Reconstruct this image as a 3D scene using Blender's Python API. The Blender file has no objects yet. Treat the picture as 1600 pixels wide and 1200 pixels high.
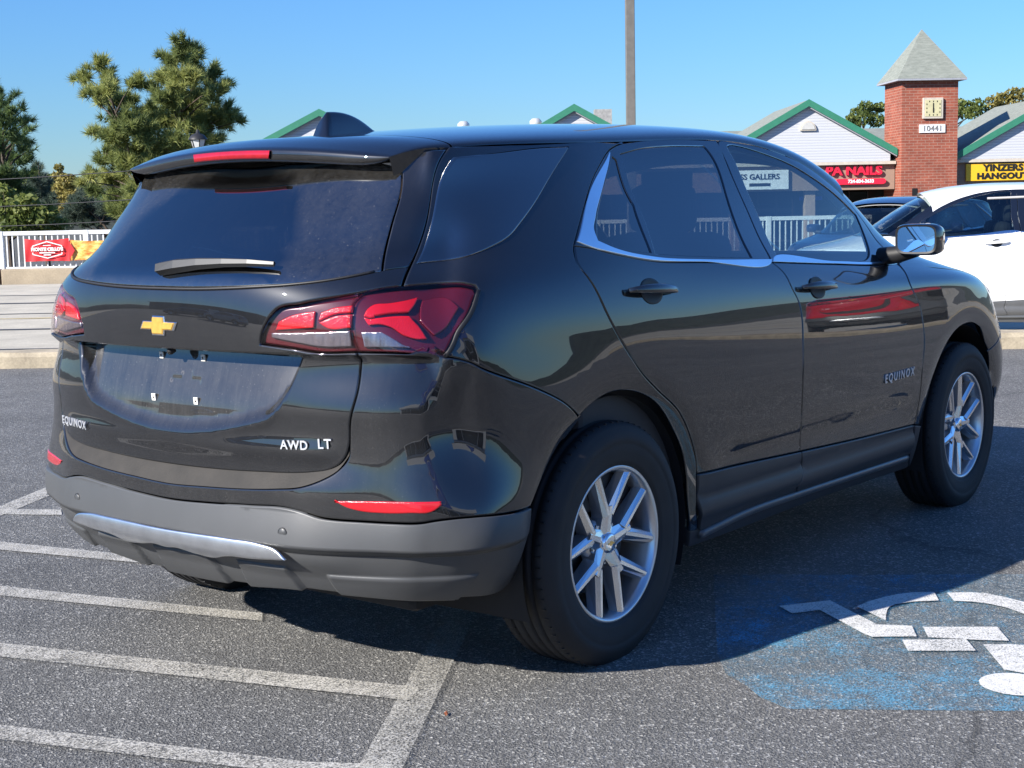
import bpy, bmesh, math, random
import numpy as np
from mathutils import Vector, Matrix
from mathutils.geometry import delaunay_2d_cdt
R = math.radians
SC = bpy.context.scene
COL = SC.collection
random.seed(7)
rng = np.random.default_rng(7)

# ------------------------------------------------------------------ camera
CAMPOS = Vector((-3.56863, -3.28812, 1.34288))
YAW, PITCH, ROLL, FPX = 0.661189, 0.119729, -0.019748, 2332.636
cyw, syw = math.cos(YAW), math.sin(YAW)
fwd = Vector((cyw*math.cos(PITCH), syw*math.cos(PITCH), -math.sin(PITCH)))
rgt = Vector((syw, -cyw, 0)); upv = rgt.cross(fwd)
r2 = rgt*math.cos(ROLL)+upv*math.sin(ROLL); u2 = -rgt*math.sin(ROLL)+upv*math.cos(ROLL)
cam = bpy.data.cameras.new('camera'); camo = bpy.data.objects.new('camera', cam); COL.objects.link(camo)
M = Matrix((r2, u2, -fwd)).transposed().to_4x4(); M.translation = CAMPOS
camo.matrix_world = M
cam.sensor_fit = 'HORIZONTAL'; cam.sensor_width = 36.0; cam.lens = FPX/1600*36.0
cam.clip_start = 0.05; cam.clip_end = 3000
SC.camera = camo

# ------------------------------------------------------------------ sky, sun, exposure
SUN = Vector((-1.70, 0.52, 1.0)).normalized()          # direction towards the sun
world = bpy.data.worlds.new('World'); SC.world = world; world.use_nodes = True
wn = world.node_tree; wn.nodes.clear()
sky = wn.nodes.new('ShaderNodeTexSky'); sky.sky_type = 'NISHITA'; sky.sun_disc = False
sky.sun_elevation = math.asin(SUN.z)
sky.sun_rotation = math.atan2(SUN.x, SUN.y)
sky.altitude = 6000; sky.air_density = 3.0; sky.dust_density = 1.2; sky.ozone_density = 8.0
bg = wn.nodes.new('ShaderNodeBackground'); bg.inputs['Strength'].default_value = 0.064
wo = wn.nodes.new('ShaderNodeOutputWorld')
wt = wn.nodes.new('ShaderNodeMix'); wt.data_type = 'RGBA'; wt.blend_type = 'MULTIPLY'; wt.inputs[0].default_value = 1.0; wt.inputs[7].default_value = (.70, .98, 1.38, 1)   # the camera's white balance
wn.links.new(sky.outputs[0], wt.inputs[6]); wn.links.new(wt.outputs[2], bg.inputs[0]); wn.links.new(bg.outputs[0], wo.inputs[0])
sl = bpy.data.lights.new('sun', 'SUN'); sl.energy = 5.0; sl.angle = R(0.53); sl.color = (1.0, 0.95, 0.88)
so = bpy.data.objects.new('sun', sl); COL.objects.link(so)
so.rotation_euler = (-SUN).to_track_quat('-Z', 'Y').to_euler()
SC.view_settings.view_transform = 'Standard'; SC.view_settings.look = 'None'
SC.view_settings.exposure = 1.0; SC.view_settings.gamma = 1.0
SC.view_settings.use_curve_mapping = False
try:
    SC.cycles.use_denoising = True; SC.cycles.max_bounces = 10; SC.cycles.transparent_max_bounces = 16
    SC.cycles.glossy_bounces = 6; SC.cycles.sample_clamp_indirect = 6.0; SC.cycles.caustics_reflective = False
except Exception: pass

# ------------------------------------------------------------------ frame helpers
RT = Vector((syw, -cyw, 0)); FW = Vector((cyw, syw, 0))
def W(r, f, z=0.0):
    "ground frame: r metres to the right of the standpoint, f metres ahead of it"
    return Vector((CAMPOS.x, CAMPOS.y, 0))+RT*r+FW*f+Vector((0, 0, z))
FRAME = Matrix((RT, FW, Vector((0, 0, 1)))).transposed().to_4x4()
FRAME.translation = Vector((CAMPOS.x, CAMPOS.y, 0))
FROT = math.atan2(RT.y, RT.x)

# ------------------------------------------------------------------ object helpers
def tag(o, label=None, cat=None, group=None, kind=None):
    for k, v in (('label', label), ('category', cat), ('group', group), ('kind', kind)):
        if v: o[k] = v
    return o
def empty(name, loc=(0, 0, 0), rz=0, parent=None):
    o = bpy.data.objects.new(name, None); COL.objects.link(o); o.location = loc; o.rotation_euler = (0, 0, rz)
    o.empty_display_size = 0.2
    if parent: o.parent = parent
    return o
def link(name, me, mat=None, parent=None):
    o = bpy.data.objects.new(name, me); COL.objects.link(o)
    if mat:
        for m in (mat if isinstance(mat, (list, tuple)) else [mat]): me.materials.append(m)
    if parent: o.parent = parent
    return o
def mesh_from(verts, faces, name='mesh', smooth=False):
    me = bpy.data.meshes.new(name); me.from_pydata([tuple(v) for v in verts], [], [tuple(int(i) for i in f) for f in faces]); me.update()
    if smooth: me.polygons.foreach_set('use_smooth', [True]*len(me.polygons))
    return me
class MB:
    "collects simple shapes into one mesh"
    def __init__(s): s.v = []; s.f = []; s.sm = []; s.mi = []; s.cur = 0
    def add(s, vs, fs, smooth=False, mat=None):
        n = len(s.v); s.v += [tuple(p) for p in vs]; s.f += [tuple(i+n for i in f) for f in fs]; s.sm += [smooth]*len(fs); s.mi += [mat or 0]*len(fs); return s
    def box(s, c, d, M=None, bev=0.0):
        x, y, z = d[0]/2, d[1]/2, d[2]/2
        if bev <= 0:
            vs = [Vector((a*x, b*y, e*z))+Vector(c) for a in (-1, 1) for b in (-1, 1) for e in (-1, 1)]
            fs = [(0, 1, 3, 2), (4, 6, 7, 5), (0, 4, 5, 1), (2, 3, 7, 6), (0, 2, 6, 4), (1, 5, 7, 3)]
        else:
            bm = bmesh.new(); bmesh.ops.create_cube(bm, size=1.0)
            for v in bm.verts: v.co = Vector((v.co.x*d[0], v.co.y*d[1], v.co.z*d[2]))
            bmesh.ops.bevel(bm, geom=bm.edges[:], offset=bev, segments=2, affect='EDGES', profile=0.5)
            bm.verts.ensure_lookup_table(); vs = [v.co+Vector(c) for v in bm.verts]; fs = [tuple(v.index for v in f.verts) for f in bm.faces]
            bm.verts.index_update(); fs = [tuple(v.index for v in f.verts) for f in bm.faces]; bm.free()
        if M: vs = [M @ Vector(v) for v in vs]
        return s.add(vs, fs)
    def prism(s, poly, d, o=(0, 0, 0), ax=((1, 0, 0), (0, 0, 1)), M=None):
        "poly in 2D extruded by the vector d"
        a, b = Vector(ax[0]), Vector(ax[1]); o = Vector(o); d = Vector(d); n = len(poly)
        lo = [o+a*p[0]+b*p[1] for p in poly]; hi = [p+d for p in lo]
        if M: lo = [M @ p for p in lo]; hi = [M @ p for p in hi]
        fs = [tuple(range(n))[::-1], tuple(range(n, 2*n))]+[(i, (i+1) % n, n+(i+1) % n, n+i) for i in range(n)]
        return s.add(lo+hi, fs)
    def tube(s, pts, rad, n=8, caps=True):
        pts = [Vector(p) for p in pts]; rad = rad if isinstance(rad, (list, tuple)) else [rad]*len(pts)
        vs = []; fs = []; up = Vector((0, 0, 1)); prev = None
        for i, p in enumerate(pts):
            t = (pts[min(i+1, len(pts)-1)]-pts[max(i-1, 0)])
            t = t.normalized() if t.length > 1e-9 else Vector((0, 0, 1))
            a = (prev - t*prev.dot(t)) if prev else t.cross(up if abs(t.z) < .95 else Vector((1, 0, 0)))
            a.normalize(); b = t.cross(a); prev = a
            for k in range(n):
                th = 2*math.pi*k/n; vs.append(p+(a*math.cos(th)+b*math.sin(th))*rad[i])
        for i in range(len(pts)-1):
            for k in range(n): fs.append((i*n+k, i*n+(k+1) % n, (i+1)*n+(k+1) % n, (i+1)*n+k))
        s.add(vs, fs, True)
        if caps:
            m = len(pts)-1
            s.add(vs[:n], [tuple(range(n))[::-1]]); s.add(vs[m*n:], [tuple(range(n))])
        return s
    def lathe(s, prof, n=32, M=None, smooth=True, closed=False):
        "prof: (radius, height) pairs round the local z axis"
        vs = []; fs = []; m = len(prof)
        for k in range(n):
            th = 2*math.pi*k/n
            for r_, h in prof: vs.append(Vector((r_*math.cos(th), r_*math.sin(th), h)))
        if M: vs = [M @ v for v in vs]
        for k in range(n):
            k2 = (k+1) % n
            for i in range(m if closed else m-1):
                j = (i+1) % m; fs.append((k*m+i, k2*m+i, k2*m+j, k*m+j))
        return s.add(vs, fs, smooth)
    def mesh(s, name='mesh'):
        me = bpy.data.meshes.new(name); me.from_pydata(s.v, [], s.f); me.update()
        me.polygons.foreach_set('use_smooth', s.sm)
        if any(s.mi): me.polygons.foreach_set('material_index', s.mi)
        return me
    def build(s, name, mat=None, parent=None): return link(name, s.mesh(name), mat, parent)
def box(name, c, d, mat, parent=None, bev=0.0, M=None):
    return MB().box(c, d, M, bev).build(name, mat, parent)
def fix_normals(o):
    bm = bmesh.new(); bm.from_mesh(o.data); bmesh.ops.recalc_face_normals(bm, faces=bm.faces[:]); bm.to_mesh(o.data); bm.free(); return o
def text_mesh(body, size, extrude=0.004, bold=0.0, spacing=1.0, shear=0.0, align='CENTER', bevel=0.0):
    cu = bpy.data.curves.new('lettering', 'FONT'); cu.body = body; cu.size = size; cu.extrude = extrude; cu.offset = bold
    cu.space_character = spacing; cu.shear = shear; cu.align_x = align; cu.align_y = 'CENTER'; cu.resolution_u = 3; cu.bevel_depth = bevel
    ob = bpy.data.objects.new('lettering', cu); COL.objects.link(ob)
    dg = bpy.context.evaluated_depsgraph_get(); me = bpy.data.meshes.new_from_object(ob.evaluated_get(dg)); bpy.data.objects.remove(ob); me.materials.clear()
    return me
def text(name, body, size, mat, parent, loc, xdir, ydir, extrude=0.004, bold=0.0, spacing=1.0, shear=0.0, xs=1.0, align='CENTER', bevel=0.0):
    me = text_mesh(body, size, extrude, bold, spacing, shear, align, bevel)
    x = Vector(xdir).normalized(); y = Vector(ydir).normalized(); z = x.cross(y); y = z.cross(x)
    MM = Matrix((x*xs, y, z)).transposed().to_4x4(); MM.translation = Vector(loc); me.transform(MM)
    return link(name, me, mat, parent)

# ------------------------------------------------------------------ materials
MATS = {}
def nmat(name):
    m = bpy.data.materials.new(name); m.use_nodes = True; MATS[name] = m
    nt = m.node_tree; b = nt.nodes['Principled BSDF']; return m, nt, b
def N(nt, t, **kw):
    n = nt.nodes.new(t)
    for k, v in kw.items(): setattr(n, k, v)
    return n
def obco(nt, scale=1.0, kind='Object'):
    tc = N(nt, 'ShaderNodeTexCoord'); mp = N(nt, 'ShaderNodeMapping')
    mp.inputs['Scale'].default_value = (scale,)*3 if not isinstance(scale, tuple) else scale
    nt.links.new(tc.outputs[kind], mp.inputs[0]); return mp.outputs[0]
def noise(nt, co, scale, detail=4, rough=.55):
    n = N(nt, 'ShaderNodeTexNoise'); n.inputs['Scale'].default_value = scale; n.inputs['Detail'].default_value = detail; n.inputs['Roughness'].default_value = rough
    nt.links.new(co, n.inputs['Vector']); return n.outputs['Fac']
def ramp(nt, fac, stops):
    r_ = N(nt, 'ShaderNodeValToRGB'); e = r_.color_ramp.elements
    while len(e) < len(stops): e.new(.5)
    for el, (p, c) in zip(e, stops): el.position = p; el.color = tuple(c)+((1,) if len(c) == 3 else ())
    nt.links.new(fac, r_.inputs[0]); return r_.outputs[0]
def mixc(nt, fac, a, b, mode='MIX'):
    m = N(nt, 'ShaderNodeMix', data_type='RGBA', blend_type=mode)
    for sock, v in ((m.inputs[0], fac), (m.inputs[6], a), (m.inputs[7], b)):
        if hasattr(v, 'links'): nt.links.new(v, sock)
        elif isinstance(v, (int, float)): sock.default_value = v
        else: sock.default_value = tuple(v)+((1,) if len(v) == 3 else ())
    return m.outputs[2]
def mth(nt, op, a, b=None, c=None, clamp=False):
    m = N(nt, 'ShaderNodeMath', operation=op); m.use_clamp = clamp
    for i, v in enumerate((a, b, c)):
        if v is None: continue
        if hasattr(v, 'links'): nt.links.new(v, m.inputs[i])
        else: m.inputs[i].default_value = v
    return m.outputs[0]
def bump(nt, b, h, strength=.3, dist=.01):
    n = N(nt, 'ShaderNodeBump'); n.inputs['Strength'].default_value = strength; n.inputs['Distance'].default_value = dist
    nt.links.new(h, n.inputs['Height']); nt.links.new(n.outputs[0], b.inputs['Normal'])
def plain(name, col, rough=.6, metal=0.0, var=.12, nscale=6.0, bmp=0.0, coat=0.0, spec=.5, bscale=80):
    m, nt, b = nmat(name); co = obco(nt)
    nf = noise(nt, co, nscale, 5)
    c = ramp(nt, nf, [(.25, [max(0, x*(1-var)) for x in col]), (.75, [min(1, x*(1+var)) for x in col])])
    nt.links.new(c, b.inputs['Base Color']); b.inputs['Roughness'].default_value = rough; b.inputs['Metallic'].default_value = metal
    b.inputs['Coat Weight'].default_value = coat; b.inputs['Coat Roughness'].default_value = .03; b.inputs['Specular IOR Level'].default_value = spec
    if bmp: bump(nt, b, noise(nt, co, bscale, 3), bmp, .004)
    return m
def paint(name, col, rough=.35, ior=1.6, dust=0.0, dust_side=0.0):
    "car paint under clear lacquer, with road dust on the surfaces that face backwards"
    m, nt, b = nmat(name); co = obco(nt)
    b.inputs['Base Color'].default_value = tuple(col)+(1,); b.inputs['Roughness'].default_value = rough
    b.inputs['Coat Weight'].default_value = 1.0; b.inputs['Coat Roughness'].default_value = .012; b.inputs['Coat IOR'].default_value = ior
    b.inputs['Specular IOR Level'].default_value = .08
    if dust > 0:
        out = nt.nodes['Material Output']
        d = N(nt, 'ShaderNodeBsdfDiffuse'); d.inputs['Color'].default_value = (.33, .315, .29, 1)
        n1 = noise(nt, obco(nt, (3, 5, 1.2)), 2.2, 6, .65); n2 = noise(nt, co, 26, 5, .7); n3 = noise(nt, obco(nt, (1, 9, .8)), 9, 4, .6)
        n4 = ramp(nt, noise(nt, co, 170, 2, .5), [(.66, (0, 0, 0)), (.74, (1, 1, 1))])
        base = mth(nt, 'ADD', mth(nt, 'MULTIPLY', n1, .6), mth(nt, 'ADD', mth(nt, 'MULTIPLY', n2, .35), mth(nt, 'MULTIPLY', n3, .35)))
        rv = ramp(nt, base, [(.42, (.25, .25, .25)), (.85, (1, 1, 1))])
        at = N(nt, 'ShaderNodeAttribute', attribute_name='dust'); 
        amt = mth(nt, 'MULTIPLY', mth(nt, 'ADD', mth(nt, 'MULTIPLY', at.outputs['Fac'], dust), dust_side), rv)
        amt = mth(nt, 'ADD', amt, mth(nt, 'MULTIPLY', mth(nt, 'MULTIPLY', n4, .05), at.outputs['Fac']), clamp=True)
        mx = N(nt, 'ShaderNodeMixShader'); nt.links.new(amt, mx.inputs[0]); nt.links.new(b.outputs[0], mx.inputs[1]); nt.links.new(d.outputs[0], mx.inputs[2])
        nt.links.new(mx.outputs[0], out.inputs[0])
    return m
def glass(name, tint, dust=0.0, rough=0.0, ior=1.52):
    "thin tinted pane: what lies behind shows through the tint, the sky mirrors in it"
    m, nt, b = nmat(name); out = nt.nodes['Material Output']; nt.nodes.remove(b)
    t = N(nt, 'ShaderNodeBsdfTransparent'); t.inputs[0].default_value = tuple(tint)+(1,)
    g = N(nt, 'ShaderNodeBsdfGlossy'); g.inputs['Roughness'].default_value = rough; g.inputs['Color'].default_value = (1, 1, 1, 1)
    fr = N(nt, 'ShaderNodeFresnel'); ge = N(nt, 'ShaderNodeNewGeometry')
    nt.links.new(mth(nt, 'ADD', mth(nt, 'MULTIPLY', ge.outputs['Backfacing'], 1/ior-ior), ior), fr.inputs[0])     # a pane mirrors alike from both sides
    f2 = mth(nt, 'MULTIPLY', fr.outputs[0], 1.0, clamp=True)
    mx = N(nt, 'ShaderNodeMixShader'); nt.links.new(f2, mx.inputs[0]); nt.links.new(t.outputs[0], mx.inputs[1]); nt.links.new(g.outputs[0], mx.inputs[2])
    res = mx.outputs[0]
    if dust > 0:
        d = N(nt, 'ShaderNodeBsdfDiffuse'); d.inputs['Color'].default_value = (.40, .38, .35, 1); co = obco(nt)
        at = N(nt, 'ShaderNodeAttribute', attribute_name='dust')
        nn = ramp(nt, mth(nt, 'ADD', mth(nt, 'MULTIPLY', noise(nt, obco(nt, (2, 4, 1)), 3.0, 6, .7), .6), mth(nt, 'MULTIPLY', noise(nt, co, 60, 4, .7), .5)), [(.42, (.35, .35, .35)), (.72, (1, 1, 1))])
        sp = ramp(nt, noise(nt, co, 150, 2, .5), [(.69, (0, 0, 0)), (.75, (1, 1, 1))])
        a = mth(nt, 'MULTIPLY', mth(nt, 'MULTIPLY', nn, dust), at.outputs['Fac'])
        a = mth(nt, 'ADD', a, mth(nt, 'MULTIPLY', mth(nt, 'MULTIPLY', sp, .16), at.outputs['Fac']), clamp=True)
        m2 = N(nt, 'ShaderNodeMixShader'); nt.links.new(a, m2.inputs[0]); nt.links.new(res, m2.inputs[1]); nt.links.new(d.outputs[0], m2.inputs[2]); res = m2.outputs[0]
    nt.links.new(res, out.inputs[0]); return m

# ================================================================== the ground
def asphalt(name, base, light, agg=1.0, patches=True):
    m, nt, b = nmat(name); co = obco(nt)
    big = noise(nt, co, .35, 5, .6); mid = noise(nt, co, 2.2, 6, .65)
    vor = N(nt, 'ShaderNodeTexVoronoi'); vor.inputs['Scale'].default_value = 130; nt.links.new(co, vor.inputs['Vector'])
    v2 = N(nt, 'ShaderNodeTexVoronoi'); v2.inputs['Scale'].default_value = 360; nt.links.new(co, v2.inputs['Vector'])
    hs = N(nt, 'ShaderNodeSeparateColor'); nt.links.new(vor.outputs['Color'], hs.inputs[0])
    hs2 = N(nt, 'ShaderNodeSeparateColor'); nt.links.new(v2.outputs['Color'], hs2.inputs[0])
    stone = ramp(nt, hs.outputs[0], [(.0, [x*.6 for x in base]), (.5, base), (.84, [x*1.25 for x in base]), (.92, light), (1, [x*1.3 for x in light])])
    stone2 = ramp(nt, hs2.outputs[1], [(.0, [x*.7 for x in base]), (.7, [x*1.15 for x in base]), (.97, light)])
    c = mixc(nt, .45, stone, stone2)
    c = mixc(nt, 1.0, c, ramp(nt, big, [(.28, (.70, .70, .71)), (.5, (1.0, 1.0, 1.0)), (.72, (1.13, 1.11, 1.07))]), 'MULTIPLY')
    c = mixc(nt, 1.0, c, ramp(nt, mid, [(.3, (.82, .82, .82)), (.7, (1.12, 1.12, 1.12))]), 'MULTIPLY')
    # long cracks
    wv = noise(nt, co, 1.1, 3); dn = N(nt, 'ShaderNodeTexVoronoi', feature='DISTANCE_TO_EDGE'); dn.inputs['Scale'].default_value = .22
    off = N(nt, 'ShaderNodeVectorMath', operation='MULTIPLY_ADD'); nz = N(nt, 'ShaderNodeTexNoise'); nz.inputs['Scale'].default_value = 1.6; nz.inputs['Detail'].default_value = 6
    nt.links.new(co, nz.inputs['Vector']); nt.links.new(nz.outputs['Color'], off.inputs[0]); off.inputs[1].default_value = (.9, .9, .9); nt.links.new(co, off.inputs[2]); nt.links.new(off.outputs[0], dn.inputs['Vector'])
    ck = ramp(nt, dn.outputs['Distance'], [(.0, (.62, .62, .62)), (.0016, (1, 1, 1))])
    c = mixc(nt, 1.0, c, ck, 'MULTIPLY')
    nt.links.new(c, b.inputs['Base Color']); b.inputs['Roughness'].default_value = .82; b.inputs['Specular IOR Level'].default_value = .35
    h = mth(nt, 'ADD', mth(nt, 'MULTIPLY', vor.outputs['Distance'], 1.0), mth(nt, 'MULTIPLY', v2.outputs['Distance'], .5))
    bump(nt, b, h, .9, .006)
    return m
M_ASPH = asphalt('asphalt', (.126, .125, .121), (.45, .44, .41))
def concrete(name, col, var=.25, sc=1.2):
    m, nt, b = nmat(name); co = obco(nt)
    c = ramp(nt, noise(nt, co, sc, 8, .7), [(.3, [x*(1-var) for x in col]), (.7, [x*(1+var*.5) for x in col])])
    c = mixc(nt, 1.0, c, ramp(nt, noise(nt, co, 45, 4, .7), [(.3, (.8, .8, .8)), (.7, (1.1, 1.1, 1.1))]), 'MULTIPLY')
    nt.links.new(c, b.inputs['Base Color']); b.inputs['Roughness'].default_value = .85; bump(nt, b, noise(nt, co, 60, 4), .5, .006); return m
M_ROAD = concrete('road_concrete', (.52, .47, .37)); M_KERB = concrete('kerb_concrete', (.44, .37, .26), .4, 2.5); M_WALLC = concrete('barrier_concrete', (.42, .34, .235), .25)
def worn(name, col, wear=.5, least=0.0, sc=14.0, w=(.16, .80, .30), fine=170):
    m, nt, b = nmat(name); co = obco(nt); out = nt.nodes['Material Output']
    n1 = noise(nt, co, sc, 8, .75); n2 = noise(nt, co, fine, 3, .7); n0 = noise(nt, co, 1.6, 4, .6)
    s = mth(nt, 'ADD', mth(nt, 'ADD', mth(nt, 'MULTIPLY', n1, w[0]), mth(nt, 'MULTIPLY', n2, w[1])), mth(nt, 'MULTIPLY', n0, w[2]))
    k = ramp(nt, s, [(wear*1.3-.08, (1, 1, 1)), (wear*1.3+.10, (0, 0, 0))])
    k = mth(nt, 'ADD', mth(nt, 'MULTIPLY', k, 1-least), least)
    c = mixc(nt, 1.0, col, ramp(nt, noise(nt, co, 30, 4), [(.3, (.82, .82, .8)), (.7, (1.05, 1.05, 1.05))]), 'MULTIPLY'); nt.links.new(c, b.inputs['Base Color'])
    b.inputs['Roughness'].default_value = .75
    bump(nt, b, n2, .5, .004)
    t = N(nt, 'ShaderNodeBsdfTransparent'); mx = N(nt, 'ShaderNodeMixShader')
    nt.links.new(k, mx.inputs[0]); nt.links.new(t.outputs[0], mx.inputs[1]); nt.links.new(b.outputs[0], mx.inputs[2]); nt.links.new(mx.outputs[0], out.inputs[0]); return m
M_WHITE_LINE = worn('worn_white_paint', (.60, .575, .52), .478)
M_FADED_LINE = worn('faded_white_paint', (.55, .53, .48), .450)
M_WHITE_SYM = worn('symbol_white_paint', (.72, .71, .68), .545)
M_BLUE = worn('faded_blue_paint', (.13, .42, .64), .412, .07, sc=9.0, w=(.40, .50, .36))

def sheet(name, pts, z, mat, parent=None, kind=None):
    me = mesh_from([(p[0], p[1], z) for p in pts], [tuple(range(len(pts)))], name); o = link(name, me, mat, parent)
    if me.polygons[0].normal.z < 0: me.flip_normals()
    if kind: o['kind'] = kind
    return o
def rf(r, f): p = W(r, f); return (p.x, p.y)
# one big ground sheet, lower beyond the road, the lot on top of it
sheet('ground', [rf(-900, -900), rf(900, -900), rf(900, 1500), rf(-900, 1500)], -2.2, plain('bank_ground', (.085, .082, .066), .95, var=.4, nscale=1.5, bmp=.4), kind='structure')
lot = sheet('parking_lot', [rf(-70, -60), rf(70, -60), rf(70, 12.95), rf(-70, 13.05)], 0.0, M_ASPH, kind='structure')
road = MB().box((0, 22.3, -.62), (160, 18.0, 1.0), FRAME).build('road', M_ROAD); road['kind'] = 'structure'
# concrete road joints: recessed dark strips of sealant
M_TAR = plain('tar_sealant', (.05, .048, .045), .6)
for fy, w in ((16.2, .05), (19.0, .09), (22.0, .06), (24.6, .12), (27.0, .07)):
    o = sheet('joint_sealant', [rf(-70, fy-w), rf(70, fy-w*1.1), rf(70, fy+w*1.1), rf(-70, fy+w)], -.116, M_TAR, road)
o = sheet('lane_line', [rf(-70, 20.9), rf(70, 20.9), rf(70, 21.02), rf(-70, 21.02)], -.112, worn('worn_yellow_paint', (.55, .40, .12), .5), road)
# a tar snake crossing the road on the left
pts = [W(-5.2, 14.2), W(-4.6, 15.4), W(-3.7, 16.6), W(-3.2, 18.2), W(-2.4, 19.6), W(-1.0, 21.5)]
MB().tube([(p.x, p.y, -.121) for p in pts], .035, 6).build('joint_sealant', M_TAR, road)
# kerb between lot and road, cast in lengths
kerb = empty('kerb', W(0, 13.1)); kerb.rotation_euler = (0, 0, FROT); kerb['kind'] = 'structure'
rr = random.Random(3)
for i in range(-12, 12):
    L = 3.0
    mb = MB(); jit = rr.uniform(-.012, .012)
    prof = [(-.10, -.3), (-.085, .10), (-.06, .14), (.16, .15+jit), (.20, .13), (.20, -.3)]
    n = 12; vs = []; fs = []
    for k in range(n+1):
        for (f, z) in prof: vs.append((i*L+.006+(L-.012)*k/n, f+rr.uniform(-.006, .006)*(z > 0), z+rr.uniform(-.008, .004)*(z > 0)))
    m = len(prof)
    for k in range(n):
        for j in range(m-1): fs.append((k*m+j, (k+1)*m+j, (k+1)*m+j+1, k*m+j+1))
    fs += [tuple(range(m)), tuple(range(n*m, n*m+m))[::-1]]
    mb.add(vs, fs).build('kerb_stone', M_KERB, kerb)

# painted markings, each a sheet 4 mm over the lot
STRIPES = [
 [(.205, 2.568), (-1.9, 1.37), (-1.79, 1.55), (.333, 2.763), (.759, 2.999), (.622, 2.789)],
 [(.09, 3.03), (.439, 2.447), (.368, 2.337), (.03, 2.95)],
 [(-.36, 3.20), (.055, 1.371), (.10, 1.17), (.02, 1.13), (-.47, 3.02)],
 [(-.83, 2.545), (-.259, .36), (-.324, .291), (-.93, 2.40)],
 [(-1.30, 1.90), (-.545, -.59), (-.646, -.633), (-1.39, 1.77)],
 [(-1.79, 1.32), (-1.13, -.738), (-1.02, -.92), (-1.12, -1.0), (-1.87, 1.20)],
 [(.282, -.149), (-.96, -.915), (-2.9, -2.10), (-2.97, -2.00), (-1.02, -.825), (.246, -.060)]]
for i, pts in enumerate(STRIPES): sheet('white_stripe', pts, .003+.0012*i, M_FADED_LINE if i == 6 else M_WHITE_LINE, lot)
bl = [(1.02, -.62), (1.35, -1.13), (1.664, -1.59), (1.80, -1.85), (.60, -2.62), (.294, -2.146), (-.118, -1.507), (-.075, -1.40), (-.012, -1.326), (.048, -1.226), (.20, -1.11)]
sheet('blue_square', bl, .004, M_BLUE, lot)
SYM = [[(.761, -1.019), (.917, -1.127), (.737, -1.375), (.783, -1.471), (.683, -1.528), (.604, -1.418), (.62, -1.385), (.792, -1.152), (.705, -1.096)],
 [(.896, -1.234), (.975, -1.238), (1.055, -1.258), (1.115, -1.280), (1.162, -1.311), (1.208, -1.371), (1.115, -1.425), (1.056, -1.363), (.995, -1.326), (.955, -1.322), (.911, -1.332), (.85, -1.355), (.794, -1.38)],
 [(1.224, -1.41), (1.27, -1.47), (1.287, -1.514), (1.274, -1.587), (1.249, -1.662), (1.20, -1.76), (1.12, -1.85), (1.03, -1.92), (.98, -1.83), (1.06, -1.77), (1.108, -1.711), (1.15, -1.64), (1.164, -1.58), (1.16, -1.52), (1.135, -1.469)],
 [(.791, -1.504), (.918, -1.692), (.793, -1.774), (.748, -1.689), (.694, -1.56)],
 [(.625, -1.506), (.738, -1.662), (.641, -1.729), (.53, -1.565)],
 [(.714, -1.723), (.765, -1.798), (.80, -1.90), (.70, -1.97), (.511, -1.938), (.512, -1.859)],
 [(.405+.098*math.cos(t*math.pi/10), -1.93+.098*math.sin(t*math.pi/10)) for t in range(20)]]
mb = MB()
for p in SYM: mb.add([(x, y, .008) for x, y in p], [tuple(range(len(p)))])
sy = mb.build('wheelchair_symbol', M_WHITE_SYM, lot); fix_normals(sy)
for p in sy.data.polygons:
    if p.normal.z < 0: p.flip()

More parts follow.
